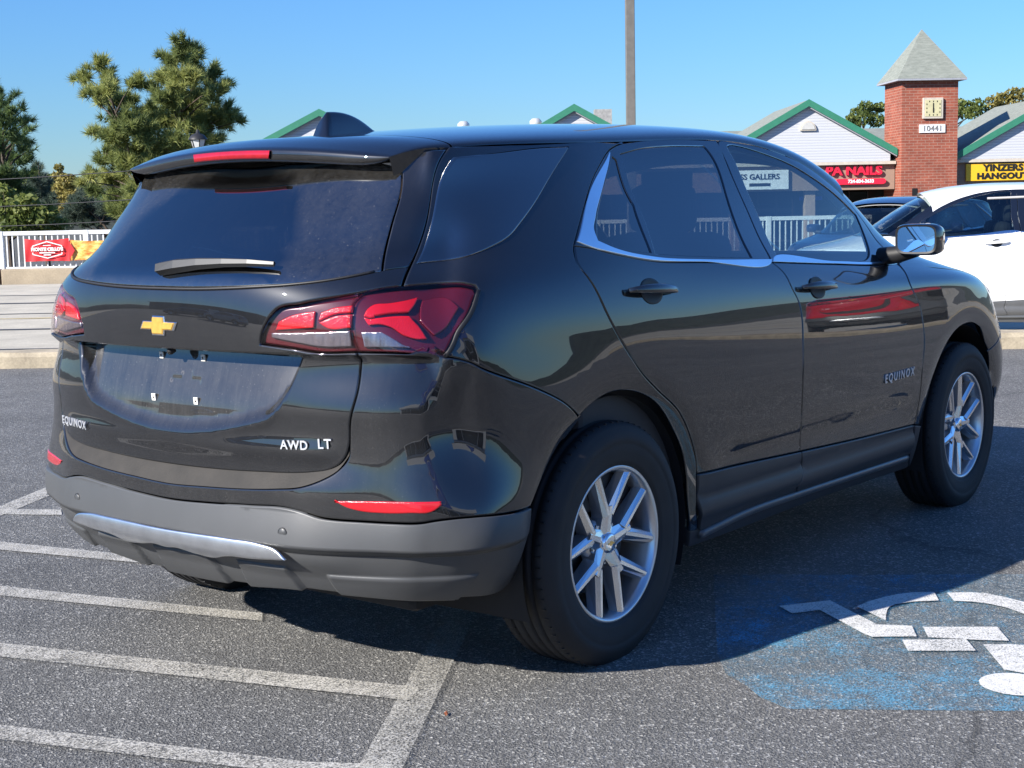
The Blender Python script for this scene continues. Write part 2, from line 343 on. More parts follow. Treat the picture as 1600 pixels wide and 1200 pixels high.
# ================================================================== the car body surface
TR = {"doorR": [[7.784, 11.231], [7.772, 10.621], [7.895, 9.384], [8.072, 7.801], [8.254, 6.834], [8.43, 6.223], [8.682, 5.345], [8.828, 4.315], [8.889, 3.498], [8.9, 3.163], [8.937, 2.223], [9.035, 0.97]],
 "split": [[10.143, 10.437], [10.144, 9.579], [10.164, 8.639], [10.119, 7.81], [10.07, 6.815], [10.014, 5.127], [10.01, 4.254], [10.036, 3.233], [10.034, 2.824], [10.072, 2.049], [10.038, 1.46], [10.059, 1.26]],
 "doorF": [[12.162, 10.159], [12.007, 9.394], [11.846, 8.17], [11.82, 7.305], [11.779, 6.369], [11.665, 4.789], [11.626, 3.098], [11.617, 2.436], [11.726, 1.073]],
 "cladR": [[8.9, 3.163], [9.378, 3.03], [10.034, 2.824]],
 "cladF": [[10.034, 2.824], [10.74, 2.619], [11.617, 2.436]],
 "botR": [[9.035, 0.97], [9.483, 1.228], [10.059, 1.26]],
 "botF": [[10.059, 1.26], [10.702, 1.2], [11.726, 1.073]],
 "beltR": [[7.784, 11.231], [7.987, 11.118], [8.144, 10.951], [8.552, 10.648], [9.29, 10.513], [10.143, 10.437]],
 "beltF": [[10.143, 10.437], [10.986, 10.248], [11.892, 10.107], [12.162, 10.159]],
 "frameR": [[7.784, 11.231], [7.826, 11.479], [8.123, 12.763], [8.341, 13.815], [8.57, 14.606], [8.816, 14.963], [9.348, 15.25], [10.294, 15.48], [11.512, 15.517]],
 "frameSplit": [[11.512, 15.517], [10.867, 13.821], [10.584, 12.249], [10.277, 10.888], [10.143, 10.437]],
 "frameF": [[11.512, 15.517], [11.892, 15.438], [12.564, 15.057], [13.056, 14.374], [13.43, 13.476], [13.444, 12.767], [13.43, 12.065], [13.373, 11.411], [12.162, 10.159]],
 "glassR": [[8.876, 14.533], [9.355, 14.84], [9.961, 15.03], [10.895, 15.112], [10.467, 12.984], [9.965, 10.7], [9.372, 10.793], [8.746, 10.928], [8.946, 12.467]],
 "glassRq": [[8.671, 14.388], [8.745, 14.24], [8.866, 12.568], [8.685, 10.98], [8.415, 11.084], [8.122, 11.291], [8.076, 11.52], [8.169, 12.024], [8.41, 12.949]],
 "glassF": [[11.433, 14.946], [12.299, 14.769], [12.661, 14.009], [12.886, 13.009], [12.939, 12.427], [12.557, 11.499], [12.115, 10.805], [11.724, 10.44], [10.929, 10.535], [10.33, 10.613], [10.711, 12.077], [10.995, 13.478]],
 "chromeOut": [[8.603, 14.642], [8.285, 13.439], [8.021, 12.322], [7.814, 11.356], [7.987, 11.118], [8.148, 10.974], [8.558, 10.675], [9.29, 10.513], [10.143, 10.437], [10.986, 10.248], [11.905, 10.126], [12.424, 10.422]],
 "chromeIn": [[12.48, 10.496], [12.0, 10.3], [11.086, 10.419], [10.207, 10.591], [9.33, 10.655], [8.686, 10.801], [8.229, 11.135], [8.055, 11.397], [8.062, 11.722], [8.152, 12.124], [8.414, 13.103], [8.628, 14.578]],
 "archR": [[6.74, 1.0], [7.001, 1.356], [7.063, 2.428], [7.092, 3.696], [7.236, 4.283], [7.497, 5.295], [7.713, 6.006], [7.928, 6.37], [8.166, 6.31], [8.429, 5.817], [8.637, 4.857], [8.755, 3.995], [8.812, 3.156], [8.852, 2.311], [8.952, 0.974]],
 "archF": [[11.889, 0.328], [11.763, 2.283], [11.867, 4.308], [12.007, 5.154], [12.193, 5.832], [12.384, 6.211], [12.569, 6.35], [12.728, 6.31], [12.878, 6.016], [12.977, 5.261], [13.121, 3.934], [14.137, 2.111]],
 "bumperSeam": [[5.177, 8.001], [6.669, 7.528], [7.264, 6.891], [7.486, 6.426], [7.664, 5.873]],
 "tlOut": [[1.565, 8.432], [1.69, 8.94], [1.812, 9.188], [2.204, 9.393], [3.186, 9.701], [4.604, 9.892], [5.805, 9.952], [6.629, 9.949], [6.809, 9.864], [6.855, 9.69], [6.754, 9.255], [5.984, 8.516], [5.177, 8.001], [3.758, 8.104], [2.716, 8.155], [2.278, 8.128], [2.005, 8.218], [1.559, 8.33]],
 "tlSplit": [[3.186, 9.701], [3.005, 9.482], [2.896, 9.158], [2.807, 8.835], [2.732, 8.505], [2.708, 8.155]],
 "tgEdgeUp": [[6.016, 14.311], [5.348, 12.272], [4.814, 10.539], [4.575, 9.892]],
 "tgEdgeLow": [[2.708, 8.155], [2.661, 7.67], [2.638, 7.003], [2.564, 6.33], [2.518, 5.741], [2.447, 5.436], [2.333, 5.194], [2.171, 5.027], [1.984, 4.954], [1.178, 4.838], [0.537, 4.783], [-0.006, 4.771]],
 "glassRear": [[3.679, 13.457], [3.657, 11.886], [3.65, 10.405], [3.029, 10.227], [2.611, 10.076], [2.077, 9.93], [1.521, 9.842], [0.832, 9.762], [0.246, 9.735]],
 "trimIn": [[2.884, 14.204], [3.679, 13.457], [3.65, 10.405], [4.814, 10.539], [6.016, 14.311]],
 "lip": [[2.483, 5.455], [2.304, 5.059], [2.112, 4.822], [1.827, 4.598], [1.514, 4.51], [1.148, 4.436], [0.513, 4.35], [-0.141, 4.293]],
 "grayTop": [[7.084, 3.721], [6.764, 3.745], [5.763, 3.826], [4.433, 3.814], [3.657, 3.757], [2.915, 3.74], [2.454, 3.761], [2.215, 3.778], [2.033, 3.819], [1.835, 3.944], [1.652, 4.015], [1.118, 3.983], [0.535, 3.892], [-0.062, 3.835]],
 "grayBot": [[6.74, 1.0], [5.835, 1.152], [3.738, 1.241], [2.869, 1.303], [2.135, 1.351], [1.52, 1.369], [0.736, 1.205], [-0.047, 1.163]],
 "reflector": [[2.2, 4.304], [2.487, 4.325], [3.296, 4.343], [4.711, 4.335], [4.692, 4.204], [4.195, 4.064], [3.257, 4.007], [2.804, 3.983], [2.505, 4.02], [2.335, 4.119]],
 "qglass": [[6.118, 14.165], [6.901, 14.533], [7.748, 14.843], [7.635, 14.155], [7.423, 12.709], [7.242, 11.9], [7.143, 11.516], [6.975, 11.221], [6.504, 10.86], [5.016, 10.632], [5.483, 12.176]],
 "recess": [[2.178, 8.057], [2.018, 7.644], [1.815, 7.206], [1.483, 6.575], [1.224, 6.248], [0.604, 5.969], [-0.153, 5.831]],
 "chrome": [[1.701, 2.658], [1.568, 2.889], [1.303, 3.016], [0.901, 3.031], [0.087, 3.001]],
 "chromeb": [[1.701, 2.658], [1.249, 2.588], [0.809, 2.499], [0.694, 2.392], [0.419, 2.413], [0.151, 2.562], [-0.049, 2.481]],
 "sensor": [[1.594, 3.338]],
 "equinox": [[11.007, 4.946], [11.569, 4.769]],
 "awd": [[1.66, 5.654], [2.289, 5.774]],
 "handles": [[8.165, 9.477], [8.735, 9.367], [10.245, 9.102], [10.693, 8.984]],
 "suv": [[-2.314, 5.562], [-1.553, 5.561]],
 "lampUp": [[3.075, 9.109], [3.192, 9.278], [3.353, 9.39], [4.114, 9.454], [5.256, 9.609], [5.127, 9.401], [4.86, 9.2], [4.018, 9.181], [3.345, 9.116], [3.328, 9.076], [3.184, 9.057]],
 "lampLo": [[3.068, 9.085], [3.159, 9.037], [3.34, 9.055], [3.962, 9.101], [4.814, 9.107], [4.979, 8.849], [4.938, 8.492], [4.291, 8.491], [3.956, 8.58], [3.707, 8.785], [3.471, 8.871], [3.089, 8.867]],
 "lampW": [[2.883, 8.691], [3.267, 8.701], [3.418, 8.541], [3.57, 8.362], [3.809, 8.28], [2.804, 8.289]],
 "lampI1": [[2.344, 8.951], [2.412, 9.194], [2.604, 9.317], [2.93, 9.391], [2.892, 9.198], [2.586, 9.136]],
 "lampI2": [[2.352, 8.931], [2.581, 9.096], [2.88, 9.158], [2.772, 8.794], [2.427, 8.798]],
 "lampI3": [[1.805, 8.936], [1.969, 9.084], [2.194, 9.19], [2.327, 9.225], [2.263, 8.786], [1.748, 8.707]],
 "lampIW": [[1.688, 8.633], [1.941, 8.644], [2.729, 8.72], [2.653, 8.304], [2.296, 8.288], [2.023, 8.384], [1.681, 8.506]]}
def itp(x,xs,ys): return np.interp(x,xs,ys)
def build_net():
    # rows: z, x0 (rear centre), Wr (half width near rear quarter), Wm (half width doors), Wf (half width front axle), xf (front centre), zr slope of row (z change per m toward the rear from x=1)
    rows=[
    # z    x0    Wr    Wm    Wf    xf    dz   kc(corner width) cs(corner squareness)
    (.20,-.690,.800,.830,.820,3.48,.00,.95,.9),
    (.29,-.800,.845,.865,.855,3.55,.00,.99,.9),
    (.38,-.862,.872,.885,.875,3.61,.00,1.035,.9),
    (.47,-.882,.892,.893,.895,3.64,.00,1.065,.9),
    (.56,-.888,.898,.900,.905,3.64,.00,1.06,.9),
    (.66,-.892,.902,.908,.912,3.61,.00,1.02,.95),
    (.76,-.898,.905,.9158,.916,3.55,.00,1.00,1.0),
    (.86,-.907,.904,.9135,.9120,3.48,.00,.985,1.0),
    (.95,-.918,.900,.9080,.9052,3.40,.005,.96,1.0),
    (1.03,-.922,.890,.8992,.8930,3.24,.015,.955,1.05),
    (1.10,-.908,.872,.8775,.819,3.00,.03,.925,1.2),
    (1.17,-.852,.846,.8350,.750,2.70,.03,.875,1.30),
    (1.26,-.762,.798,.780,.722,2.51,.03,.90,1.08),
    (1.36,-.662,.742,.726,.700,2.32,.02,.925,.78),
    (1.45,-.578,.695,.680,.668,2.13,.01,.965,.52),
    (1.52,-.515,.655,.645,.632,1.94,.00,.985,.45),
    (1.58,-.455,.610,.605,.595,1.70,.00,.95,.45)]
    R=len(rows);net=np.zeros((R,18,3))
    for r,(z,x0,Wr,Wm,Wf,xf,dz,kc,cs) in enumerate(rows):
        k=Wr/.905*kc;k2=Wr/.905*(.5+.5*kc)
        CR={.56:(.172,.848,.5),.66:(.178,.806,.8),.76:(.180,.780,1),.86:(.194,.788,1),.95:(.240,.812,.8)}
        c3=(.115*cs,.69*k);c4=(.165*cs,.757*k);c5=(.205*cs,.797*k);c6=(.28*cs,.845*k)
        if z in CR:
            cx,cy,w=CR[z];L=lambda a,b:tuple(p*(1-w)+q*w for p,q in zip(a,b))
            c3=L(c3,(cx*.62,cy-.088));c4=L(c4,(cx-.013,cy-.014));c5=L(c5,(cx+.016,cy+.009));c6=L(c6,(cx+.11,cy+.043))
        pts=[(x0,0),(x0+.010*cs,.27*k),(x0+.045*cs,.50*k)]+[(x0+a,b) for a,b in (c3,c4,c5,c6)]+[(x0+.42,.89*k2)]
        x6=max(0.0,x0+.70)
        lo=z<1.05
        xA=xf-.62 if lo else xf-.42          # where the side turns to the front
        side=[x6,x6+(xA-x6)*.17,x6+(xA-x6)*.38,x6+(xA-x6)*.60,x6+(xA-x6)*.80,xA]
        for x in side:
            w=itp(x,[-.2,1.0,2.0,3.0],[Wr,Wm,Wm*.5+Wf*.5,Wf]) if lo else itp((x-x6)/(xA-x6),[0,.4,.75,1],[Wr,Wm,Wm*.45+Wf*.55,Wf])
            pts.append((x,w))
        if lo: pts+= [(xf-.32,Wf*.92),(xf-.14,Wf*.75),(xf-.035,Wf*.43),(xf,0)]
        else: pts+= [(xf-.24,Wf*.90),(xf-.10,Wf*.72),(xf-.025,Wf*.42),(xf,0)]
        for j,(x,y) in enumerate(pts):
            net[r,j]=(x,y,z+dz*(1.0-x))
    return net
def bs(t):
    return np.stack([(1-t)**3,3*t**3-6*t**2+4,-3*t**3+3*t**2+3*t+1,t**3],-1)/6
class Surf:
    def __init__(s,net,fit=2):
        s.nr,s.nc=net.shape[:2];T=net.copy();s.P=net.copy()
        uu,vv=np.meshgrid(np.arange(s.nc),np.arange(s.nr))
        for _ in range(fit):
            s._pad();q=s.base(uu.ravel().astype(float),vv.ravel().astype(float)).reshape(T.shape)
            q[...,1]*=-1;s.P+= .9*(T-q)
            s.P[:,0,1]=0;s.P[:,-1,1]=0
        s._pad()
    def _pad(s):
        P=s.P;m=np.array([1,-1,1])
        Q=np.concatenate([P[:,1:2]*m,P,P[:,-2:-1]*m],1)
        s.Q=np.concatenate([2*Q[:1]-Q[1:2],Q,2*Q[-1:]-Q[-2:-1]],0)
    def base(s,u,v):
        # u may be negative: the left half is the mirror image
        sg=np.where(u<0,-1.0,1.0);u=np.abs(u)
        u=np.clip(u,0,s.nc-1-1e-9);v=np.clip(v,0,s.nr-1-1e-9)
        i=np.floor(u).astype(int);j=np.floor(v).astype(int)
        bu=bs(u-i);bv=bs(v-j);o=np.zeros(u.shape+(3,))
        for a in range(4):
            for b in range(4):
                o+= (bv[...,a]*bu[...,b])[...,None]*s.Q[j+a,i+b]
        o[...,1]*=-sg          # right side of the car is -y
        return o
    def normal(s,u,v,f=None,e=1e-3):
        f=f or s.base
        # derivative by central differences (mirror aware at u=0)
        a=f(u+e,v)-f(u-e,v);b=f(u,v+e)-f(u,v-e)
        n=np.cross(a,b);return n/np.maximum(np.linalg.norm(n,axis=-1,keepdims=True),1e-12)

SF = Surf(build_net())
WHEELS = ((0.0, .352), (2.725, .352))
def sst(a, b, x): t = np.clip((x-a)/(b-a), 0, 1); return t*t*(3-2*t)
def gdisp(P):
    "shaping over the smooth body: rolled wheel arches, the step under the tail lamps"
    x, y, z = P[..., 0], np.abs(P[..., 1]), P[..., 2]; d = np.zeros(x.shape)
    side = sst(.70, .80, y)*(1-sst(.92, 1.06, z))
    for cx, cz in WHEELS:
        r_ = np.hypot(x-cx, z-cz); t = np.clip((.545-r_)/.115, 0, 1.3); d -= .017*t*t*side
    rear = 1-sst(-.70, -.64, x)
    d -= .026*sst(.80, .95, z)*(1-sst(.955, .968, z))*rear
    # fold along the lower doors
    mid = sst(.50, .75, x)*(1-sst(2.0, 2.25, x))*side
    d -= .010*np.exp(-((z-.50)/.055)**2)*mid
    return d
def SB(u, v, extra=None):
    P = SF.base(u, v); n = SF.normal(u, v); d = gdisp(P)
    if extra is not None: d = d+extra(P, u, v)
    return P+n*d[..., None]
# chart: roughly metric coordinates for triangulating
_uu = np.linspace(0, SF.nc-1, 400); _q = SF.base(_uu, np.full(400, 6.0)); _su = np.concatenate([[0], np.cumsum(np.linalg.norm(np.diff(_q, axis=0), axis=1))])
_vv = np.linspace(0, SF.nr-1, 400); _q = SF.base(np.full(400, 10.0), _vv); _sv = np.concatenate([[0], np.cumsum(np.linalg.norm(np.diff(_q, axis=0), axis=1))])
def to_st(uv): uv = np.asarray(uv, float); return np.stack([np.sign(uv[:, 0])*np.interp(np.abs(uv[:, 0]), _uu, _su), np.interp(uv[:, 1], _vv, _sv)], -1)
def to_uv(st): return np.sign(st[:, 0])*np.interp(np.abs(st[:, 0]), _su, _uu), np.interp(st[:, 1], _sv, _vv)
def smooth_loop(st, ds, corner=38, closed=True):
    st = np.asarray(st, float); n = len(st)
    keep = [0]
    for i in range(1, n):
        if np.linalg.norm(st[i]-st[keep[-1]]) > 1e-4: keep.append(i)
    st = st[keep]; n = len(st)
    if closed and np.linalg.norm(st[0]-st[-1]) < 1e-4: st = st[:-1]; n -= 1
    g = lambda i: st[i % n] if closed else st[min(max(i, 0), n-1)]
    isC = []
    for i in range(n):
        a, b = g(i)-g(i-1), g(i+1)-g(i)
        if not closed and i in (0, n-1): isC.append(True); continue
        ca = np.dot(a, b)/(np.linalg.norm(a)*np.linalg.norm(b)+1e-12); isC.append(math.degrees(math.acos(max(-1, min(1, ca)))) > corner)
    def tang(i, nxt):
        if isC[i % n]: return (g(i+1)-g(i)) if nxt else (g(i)-g(i-1))
        a, b = g(i)-g(i-1), g(i+1)-g(i); la, lb = np.linalg.norm(a), np.linalg.norm(b)
        d = (a/la*lb+b/lb*la)/(la+lb); return d*(lb if nxt else la)
    out = []
    for i in range(n if closed else n-1):
        p0, p1 = g(i), g(i+1); L = np.linalg.norm(p1-p0); k = max(1, int(math.ceil(L/ds)))
        m0, m1 = tang(i, True), tang((i+1) % n if closed else i+1, False)
        for j in range(k):
            t = j/k; out.append(p0*(2*t**3-3*t*t+1)+m0*(t**3-2*t*t+t)+p1*(-2*t**3+3*t*t)+m1*(t**3-t*t))
    if not closed: out.append(st[-1])
    return np.array(out)
def area2(p): x, y = p[:, 0], p[:, 1]; return .5*np.sum(x*np.roll(y, -1)-np.roll(x, -1)*y)
def inset(p, d):
    a = p-np.roll(p, 1, 0); b = np.roll(p, -1, 0)-p
    a /= np.linalg.norm(a, axis=1, keepdims=True)+1e-12; b /= np.linalg.norm(b, axis=1, keepdims=True)+1e-12
    na = np.stack([-a[:, 1], a[:, 0]], -1); nb = np.stack([-b[:, 1], b[:, 0]], -1)   # left normals: inwards for ccw
    m = na+nb; l = np.linalg.norm(m, axis=1, keepdims=True); m = m/np.maximum(l, 1e-6)
    k = 1/np.clip((m*na).sum(1, keepdims=True), .45, 1)
    return p+m*k*d, -m
def inside(p, poly):
    x, y = p[:, 0], p[:, 1]; r_ = np.zeros(len(p), bool); n = len(poly)
    for i in range(n):
        x1, y1 = poly[i]; x2, y2 = poly[(i+1) % n]
        if y1 == y2: continue
        c = ((y1 > y) != (y2 > y)) & (x < (x2-x1)*(y-y1)/(y2-y1)+x1); r_ ^= c
    return r_
DUSTF = lambda P, n: np.clip((-n[:, 0]-.42)*2.2, 0, 1)*(P[:, 0] < -.2)
def patch(name, outer, mat, parent, holes=(), off=0.0, extra=None, res=.028, ds=.012, gap=.0024, edge=.004, lip=.012, f=None, dustf=None, dust_scale=1.0):
    "a panel cut from the body surface with rounded, returned edges"
    f = f or (lambda u, v: SB(u, v, extra))
    loops = []
    for k, lp in enumerate((outer,)+tuple(holes)):
        st = smooth_loop(to_st(lp), ds)
        if (area2(st) > 0) != (k == 0): st = st[::-1]
        loops.append(st)
    E = 2e-3
    def surf(st):
        u, v = to_uv(st)
        P = f(u, v)
        # normal from the full (shaped) surface
        du = f(u+E, v)-f(u-E, v); dv = f(u, v+E)-f(u, v-E)
        n = np.cross(du, dv); n /= np.linalg.norm(n, axis=1, keepdims=True)+1e-12
        return P+n*off, n
    V = []; NN = []; F = []; ring2 = []; cnt = 0
    for st in loops:
        r1, o2 = inset(st, gap); r2_, _ = inset(st, gap+edge)
        P1, n1 = surf(r1); P2, n2 = surf(r2_)
        outw = P1-P2; outw /= np.linalg.norm(outw, axis=1, keepdims=True)+1e-12
        m = len(st); dep = P1-n1*lip
        Pm = P1-n1*.0012+0*outw
        V += [P2, Pm, dep]; nm = n1+.9*outw; nm /= np.linalg.norm(nm, axis=1, keepdims=True)
        NN += [n2, nm, outw]
        i2, i1, i0 = cnt, cnt+m, cnt+2*m; idx = np.arange(m); nx = (idx+1) % m
        for a_, b_ in ((i2, i1), (i1, i0)):
            F += [(a_+i, b_+i, b_+j, a_+j) for i, j in zip(idx, nx)]
        ring2.append((r2_, i2)); cnt += 3*m
    lo = loops[0].min(0); hi = loops[0].max(0)
    gx, gy = np.meshgrid(np.arange(lo[0], hi[0], res), np.arange(lo[1], hi[1], res*.9))
    gx[::2] += res*.5; G = np.stack([gx.ravel(), gy.ravel()], -1)
    keep = inside(G, ring2[0][0])
    for r_, _ in ring2[1:]: keep &= ~inside(G, r_)
    G = G[keep]
    allr = np.concatenate([r_ for r_, _ in ring2])
    if len(G):
        dm = np.full(len(G), 1e9)
        for i in range(0, len(allr), 64): dm = np.minimum(dm, np.sqrt(((G[:, None]-allr[None, i:i+64])**2).sum(-1)).min(1))
        G = G[dm > min(res, ds*1.5)*.5]
    pts = np.concatenate([allr, G]); nb = len(allr)
    edges = []; o_ = 0
    for r_, _ in ring2:
        m = len(r_); edges += [(o_+i, o_+(i+1) % m) for i in range(m)]; o_ += m
    res_ = delaunay_2d_cdt([Vector(p) for p in pts], edges, [], 0, 1e-6)
    ov, _, of, iv = res_[0], res_[1], res_[2], res_[3]
    # map output vertices to our indices
    tri = np.array([[t[0], t[1], t[2]] for t in of]); op = np.array([(p.x, p.y) for p in ov])
    cen = op[tri].mean(1); k = inside(cen, ring2[0][0])
    for r_, _ in ring2[1:]: k &= ~inside(cen, r_)
    tri = tri[k]
    first = np.array([l[0] if len(l) else -1 for l in iv])
    base_i = np.concatenate([np.arange(len(r_))+i2 for r_, i2 in ring2])
    gmap = np.full(len(op), -1); newp = []
    for i in range(len(op)):
        j = first[i]
        if 0 <= j < nb: gmap[i] = base_i[j]
        else: gmap[i] = cnt+len(newp); newp.append(op[i])
    if newp:
        Pn, nn = surf(np.array(newp)); V.append(Pn); NN.append(nn)
    V = np.concatenate(V); NN = np.concatenate(NN)
    T = gmap[tri]
    # orientation
    fn = np.cross(V[T[:, 1]]-V[T[:, 0]], V[T[:, 2]]-V[T[:, 0]])
    flip = (fn*NN[T[:, 0]]).sum(1) < 0; T[flip] = T[flip][:, ::-1]
    F2 = []
    for q in F:
        a_, b_, c_ = V[q[0]], V[q[1]], V[q[2]]
        F2.append(q if np.dot(np.cross(b_-a_, c_-a_), NN[q[0]]+NN[q[1]]) > 0 else q[::-1])
    me = mesh_from(V, F2+[tuple(t) for t in T], name, True)
    at = me.attributes.new('dust', 'FLOAT', 'POINT'); dv = (dustf or DUSTF)(V, NN)*dust_scale; at.data.foreach_set('value', np.ascontiguousarray(dv, dtype=np.float32))
    me.normals_split_custom_set_from_vertices([tuple(n) for n in NN])
    o = link(name, me, mat, parent); o['_n'] = 1
    NORM[me.name] = NN
    return o
NORM = {}
def mirrored(o, parent=None, name=None):
    "the same part on the other side of the car"
    me = o.data; nv = len(me.vertices); co = np.empty(nv*3); me.vertices.foreach_get('co', co); co = co.reshape(-1, 3)*np.array([1, -1, 1])
    fs = [tuple(p.vertices)[::-1] for p in me.polygons]; sm = [p.use_smooth for p in me.polygons]; mi = [p.material_index for p in me.polygons]
    m2 = mesh_from(co, fs, name or o.name.split('.')[0]); m2.polygons.foreach_set('use_smooth', sm); m2.polygons.foreach_set('material_index', mi)
    if me.name in NORM:
        m2.normals_split_custom_set_from_vertices([tuple(n) for n in NORM[me.name]*np.array([1, -1, 1])])
        if 'dust' in me.attributes:
            d = np.empty(nv, dtype=np.float32); me.attributes['dust'].data.foreach_get('value', d); at = m2.attributes.new('dust', 'FLOAT', 'POINT'); at.data.foreach_set('value', d)
    q = bpy.data.objects.new(name or o.name.split('.')[0], m2); COL.objects.link(q)
    for m in me.materials: m2.materials.append(m)
    q.parent = parent if parent is not None else o.parent
    for ch in o.children: mirrored(ch, q)
    return q
def ribbon(name, uvs, width, mat, parent, height=.006, closed=False, ds=.02, off=0.0):
    "a raised moulding along a line on the body"
    st = smooth_loop(to_st(uvs), ds, closed=closed); u, v = to_uv(st); P = SB(u, v); n = SF.normal(u, v)
    t = np.gradient(P, axis=0); t /= np.linalg.norm(t, axis=1, keepdims=True); s = np.cross(n, t)
    prof = [(-.5, -.4), (-.5, .35), (-.3, .9), (.3, .9), (.5, .35), (.5, -.4)]
    vs = []; m = len(prof); k = len(P)
    for i in range(k):
        for a, h in prof: vs.append(P[i]+s[i]*a*width+n[i]*(h*height+off))
    fs = []
    for i in range(k-(0 if closed else 1)):
        i2 = (i+1) % k
        for j in range(m-1): fs.append((i*m+j, i2*m+j, i2*m+j+1, i*m+j+1))
    if not closed: fs += [tuple(range(m)), tuple(range((k-1)*m, k*m))[::-1]]
    return fix_normals(link(name, mesh_from(vs, fs, name, True), mat, parent))

# ================================================================== car materials
M_PAINT = paint('black_paint', (.0055, .0060, .0075), .35, 1.82, dust=.045, dust_side=.002)
M_GLOSSBLK = paint('gloss_black_trim', (.006, .006, .007), .2, 1.9, dust=.06)
M_GREY = plain('grey_bumper_plastic', (.062, .064, .066), .42, var=.10, nscale=5, bmp=.12, bscale=500)
M_CLAD = plain('grey_sill_plastic', (.036, .038, .042), .45, var=.12, nscale=4, bmp=.10, bscale=500)
M_SILL = plain('sill_strip_plastic', (.10, .105, .11), .28, var=.05)
M_BLKPL = plain('black_plastic', (.012, .012, .013), .5, var=.3)
M_SEALD = plain('door_seal_rubber', (.006, .006, .006), .7)
M_CHROME = plain('chrome', (.85, .86, .87), .16, 1.0, var=.05)
M_SATIN = plain('satin_chrome', (.90, .92, .95), .14, 1.0, var=.05)
M_STRIP = plain('dull_chrome_strip', (.70, .71, .72), .30, 1.0, var=.12, nscale=20)
M_GOLD = plain('gold_emblem', (.85, .50, .10), .32, .55, var=.15, nscale=60, coat=.6)
M_TINT = glass('privacy_glass', (.11, .115, .12), ior=2.2)
M_QTINT = paint('dark_quarter_glass', (.004, .005, .007), .1, 2.7)
M_RGLASS = glass('rear_window_glass', (.05, .053, .056), dust=.055, ior=2.8)
M_CLEAR = glass('window_glass', (.42, .52, .54), ior=1.75)
M_WSCR = glass('windscreen_glass', (.80, .88, .86))
M_LENS = glass('lamp_lens', (.94, .88, .89), ior=1.45)
M_MIRROR = plain('mirror_glass', (.86, .88, .90), .012, 1.0, var=0.0)
M_LRED, nt, b = nmat('lamp_red')
b.inputs['Base Color'].default_value = (.56, .004, .008, 1); b.inputs['Roughness'].default_value = .22; b.inputs['Coat Weight'].default_value = 1; bump(nt, b, noise(nt, obco(nt), 260, 1), .35, .003)
M_LDARK = plain('lamp_housing_dark', (.075, .003, .007), .25, coat=1.0)
M_LWHITE, nt, b = nmat('lamp_reflector')
b.inputs['Base Color'].default_value = (.34, .33, .35, 1); b.inputs['Roughness'].default_value = .22; b.inputs['Metallic'].default_value = .85; bump(nt, b, noise(nt, obco(nt, (1, 1, .25)), 60, 1), .5, .006)
M_REFL, nt, b = nmat('red_reflector')
b.inputs['Base Color'].default_value = (.50, .006, .012, 1); b.inputs['Roughness'].default_value = .16; b.inputs['Coat Weight'].default_value = 1; bump(nt, b, noise(nt, obco(nt), 400, 1), .4, .002)
M_RUBBER = plain('tyre_rubber', (.016, .016, .017), .72, var=.25, nscale=12, bmp=.15, bscale=300)
M_ALU = plain('alloy_silver', (.60, .61, .63), .30, .85, var=.06, nscale=8)
M_MACH = plain('machined_alloy', (.80, .81, .83), .20, 1.0, var=.04)
M_DARKMET = plain('dark_steel', (.10, .095, .09), .45, .8, var=.3, nscale=20)
M_SEAT = plain('seat_cloth', (.022, .022, .024), .85, var=.2); M_DASH = plain('dashboard_plastic', (.035, .035, .038), .6)
M_HEADL = plain('headliner_cloth', (.42, .41, .39), .9, var=.06)
M_UNDER = plain('underbody', (.010, .010, .011), .8)
M_SHELF = plain('dusty_bumper_step', (.022, .019, .0155), .75, var=.35, nscale=14, bmp=.3, bscale=140)
M_TAB = plain('white_tab', (.72, .70, .64), .6)

CAR = empty('parked_suv'); tag(CAR, 'black compact SUV seen from its rear right corner, parked on the striped bay', 'car')
mir = lambda l: [(-u, v) for u, v in l][::-1]
def sym(half):
    "half outline on the right from the centre line at the bottom up to the centre line at the top"
    half = [tuple(p) for p in half]; half[0] = (0.0, half[0][1]); half[-1] = (0.0, half[-1][1])
    return half+mir(half)[1:-1]
T = {k: [tuple(p) for p in v] for k, v in TR.items()}
T['frameF'] = [(11.591, 15.517), (11.947, 15.45), (12.582, 15.10), (13.03, 14.42), (13.16, 13.5), (13.10, 12.75), (12.98, 12.05), (12.78, 11.35), (12.45, 10.55), (12.191, 10.155)]
T['archF'] = T['archF'][:-1]+[(13.17, 2.7), (13.20, 1.2)]
rev = lambda l: list(l)[::-1]

# ---- tailgate
def sm_zb(y): return .742+.045*(y/.33)**2*.95+.16*np.clip((y-.36)/.14, 0, 1)**2
def recess(P, u, v):
    y, z = np.abs(P[..., 1]), P[..., 2]
    # half width of the number plate bay at each height
    hw = np.interp(z, [.72, .74, .79, .83, .89, .955], [.20, .28, .40, .43, .465, .50])
    zb = sm_zb(y)
    m = sst(-.014, .034, hw-y)*sst(-.012, .030, z-zb)
    d = -(.010+.20*(z-.745))*m*(1-sst(.957, .966, z))
    # grip hollow shaped like the emblem between the plate tabs, and its lower crease
    w_ = lambda a, b, c, e: sst(-.004, .004, b-np.abs(P[..., 1]-a))*sst(-.004, .004, e-np.abs(z-c))
    d -= .0035*np.maximum(w_(-.03, .062, .866, .013), w_(-.03, .022, .878, .022))
    d += .004*np.exp(-((z-zb+.004)/.020)**2)*(1-sst(.36, .46, y))*(1-sst(.80, .86, z))
    # lower lip and the soft crease above the bumper
    d += .008*np.exp(-((z-.71)/.03)**2)*(1-sst(.5, .62, y))
    return d
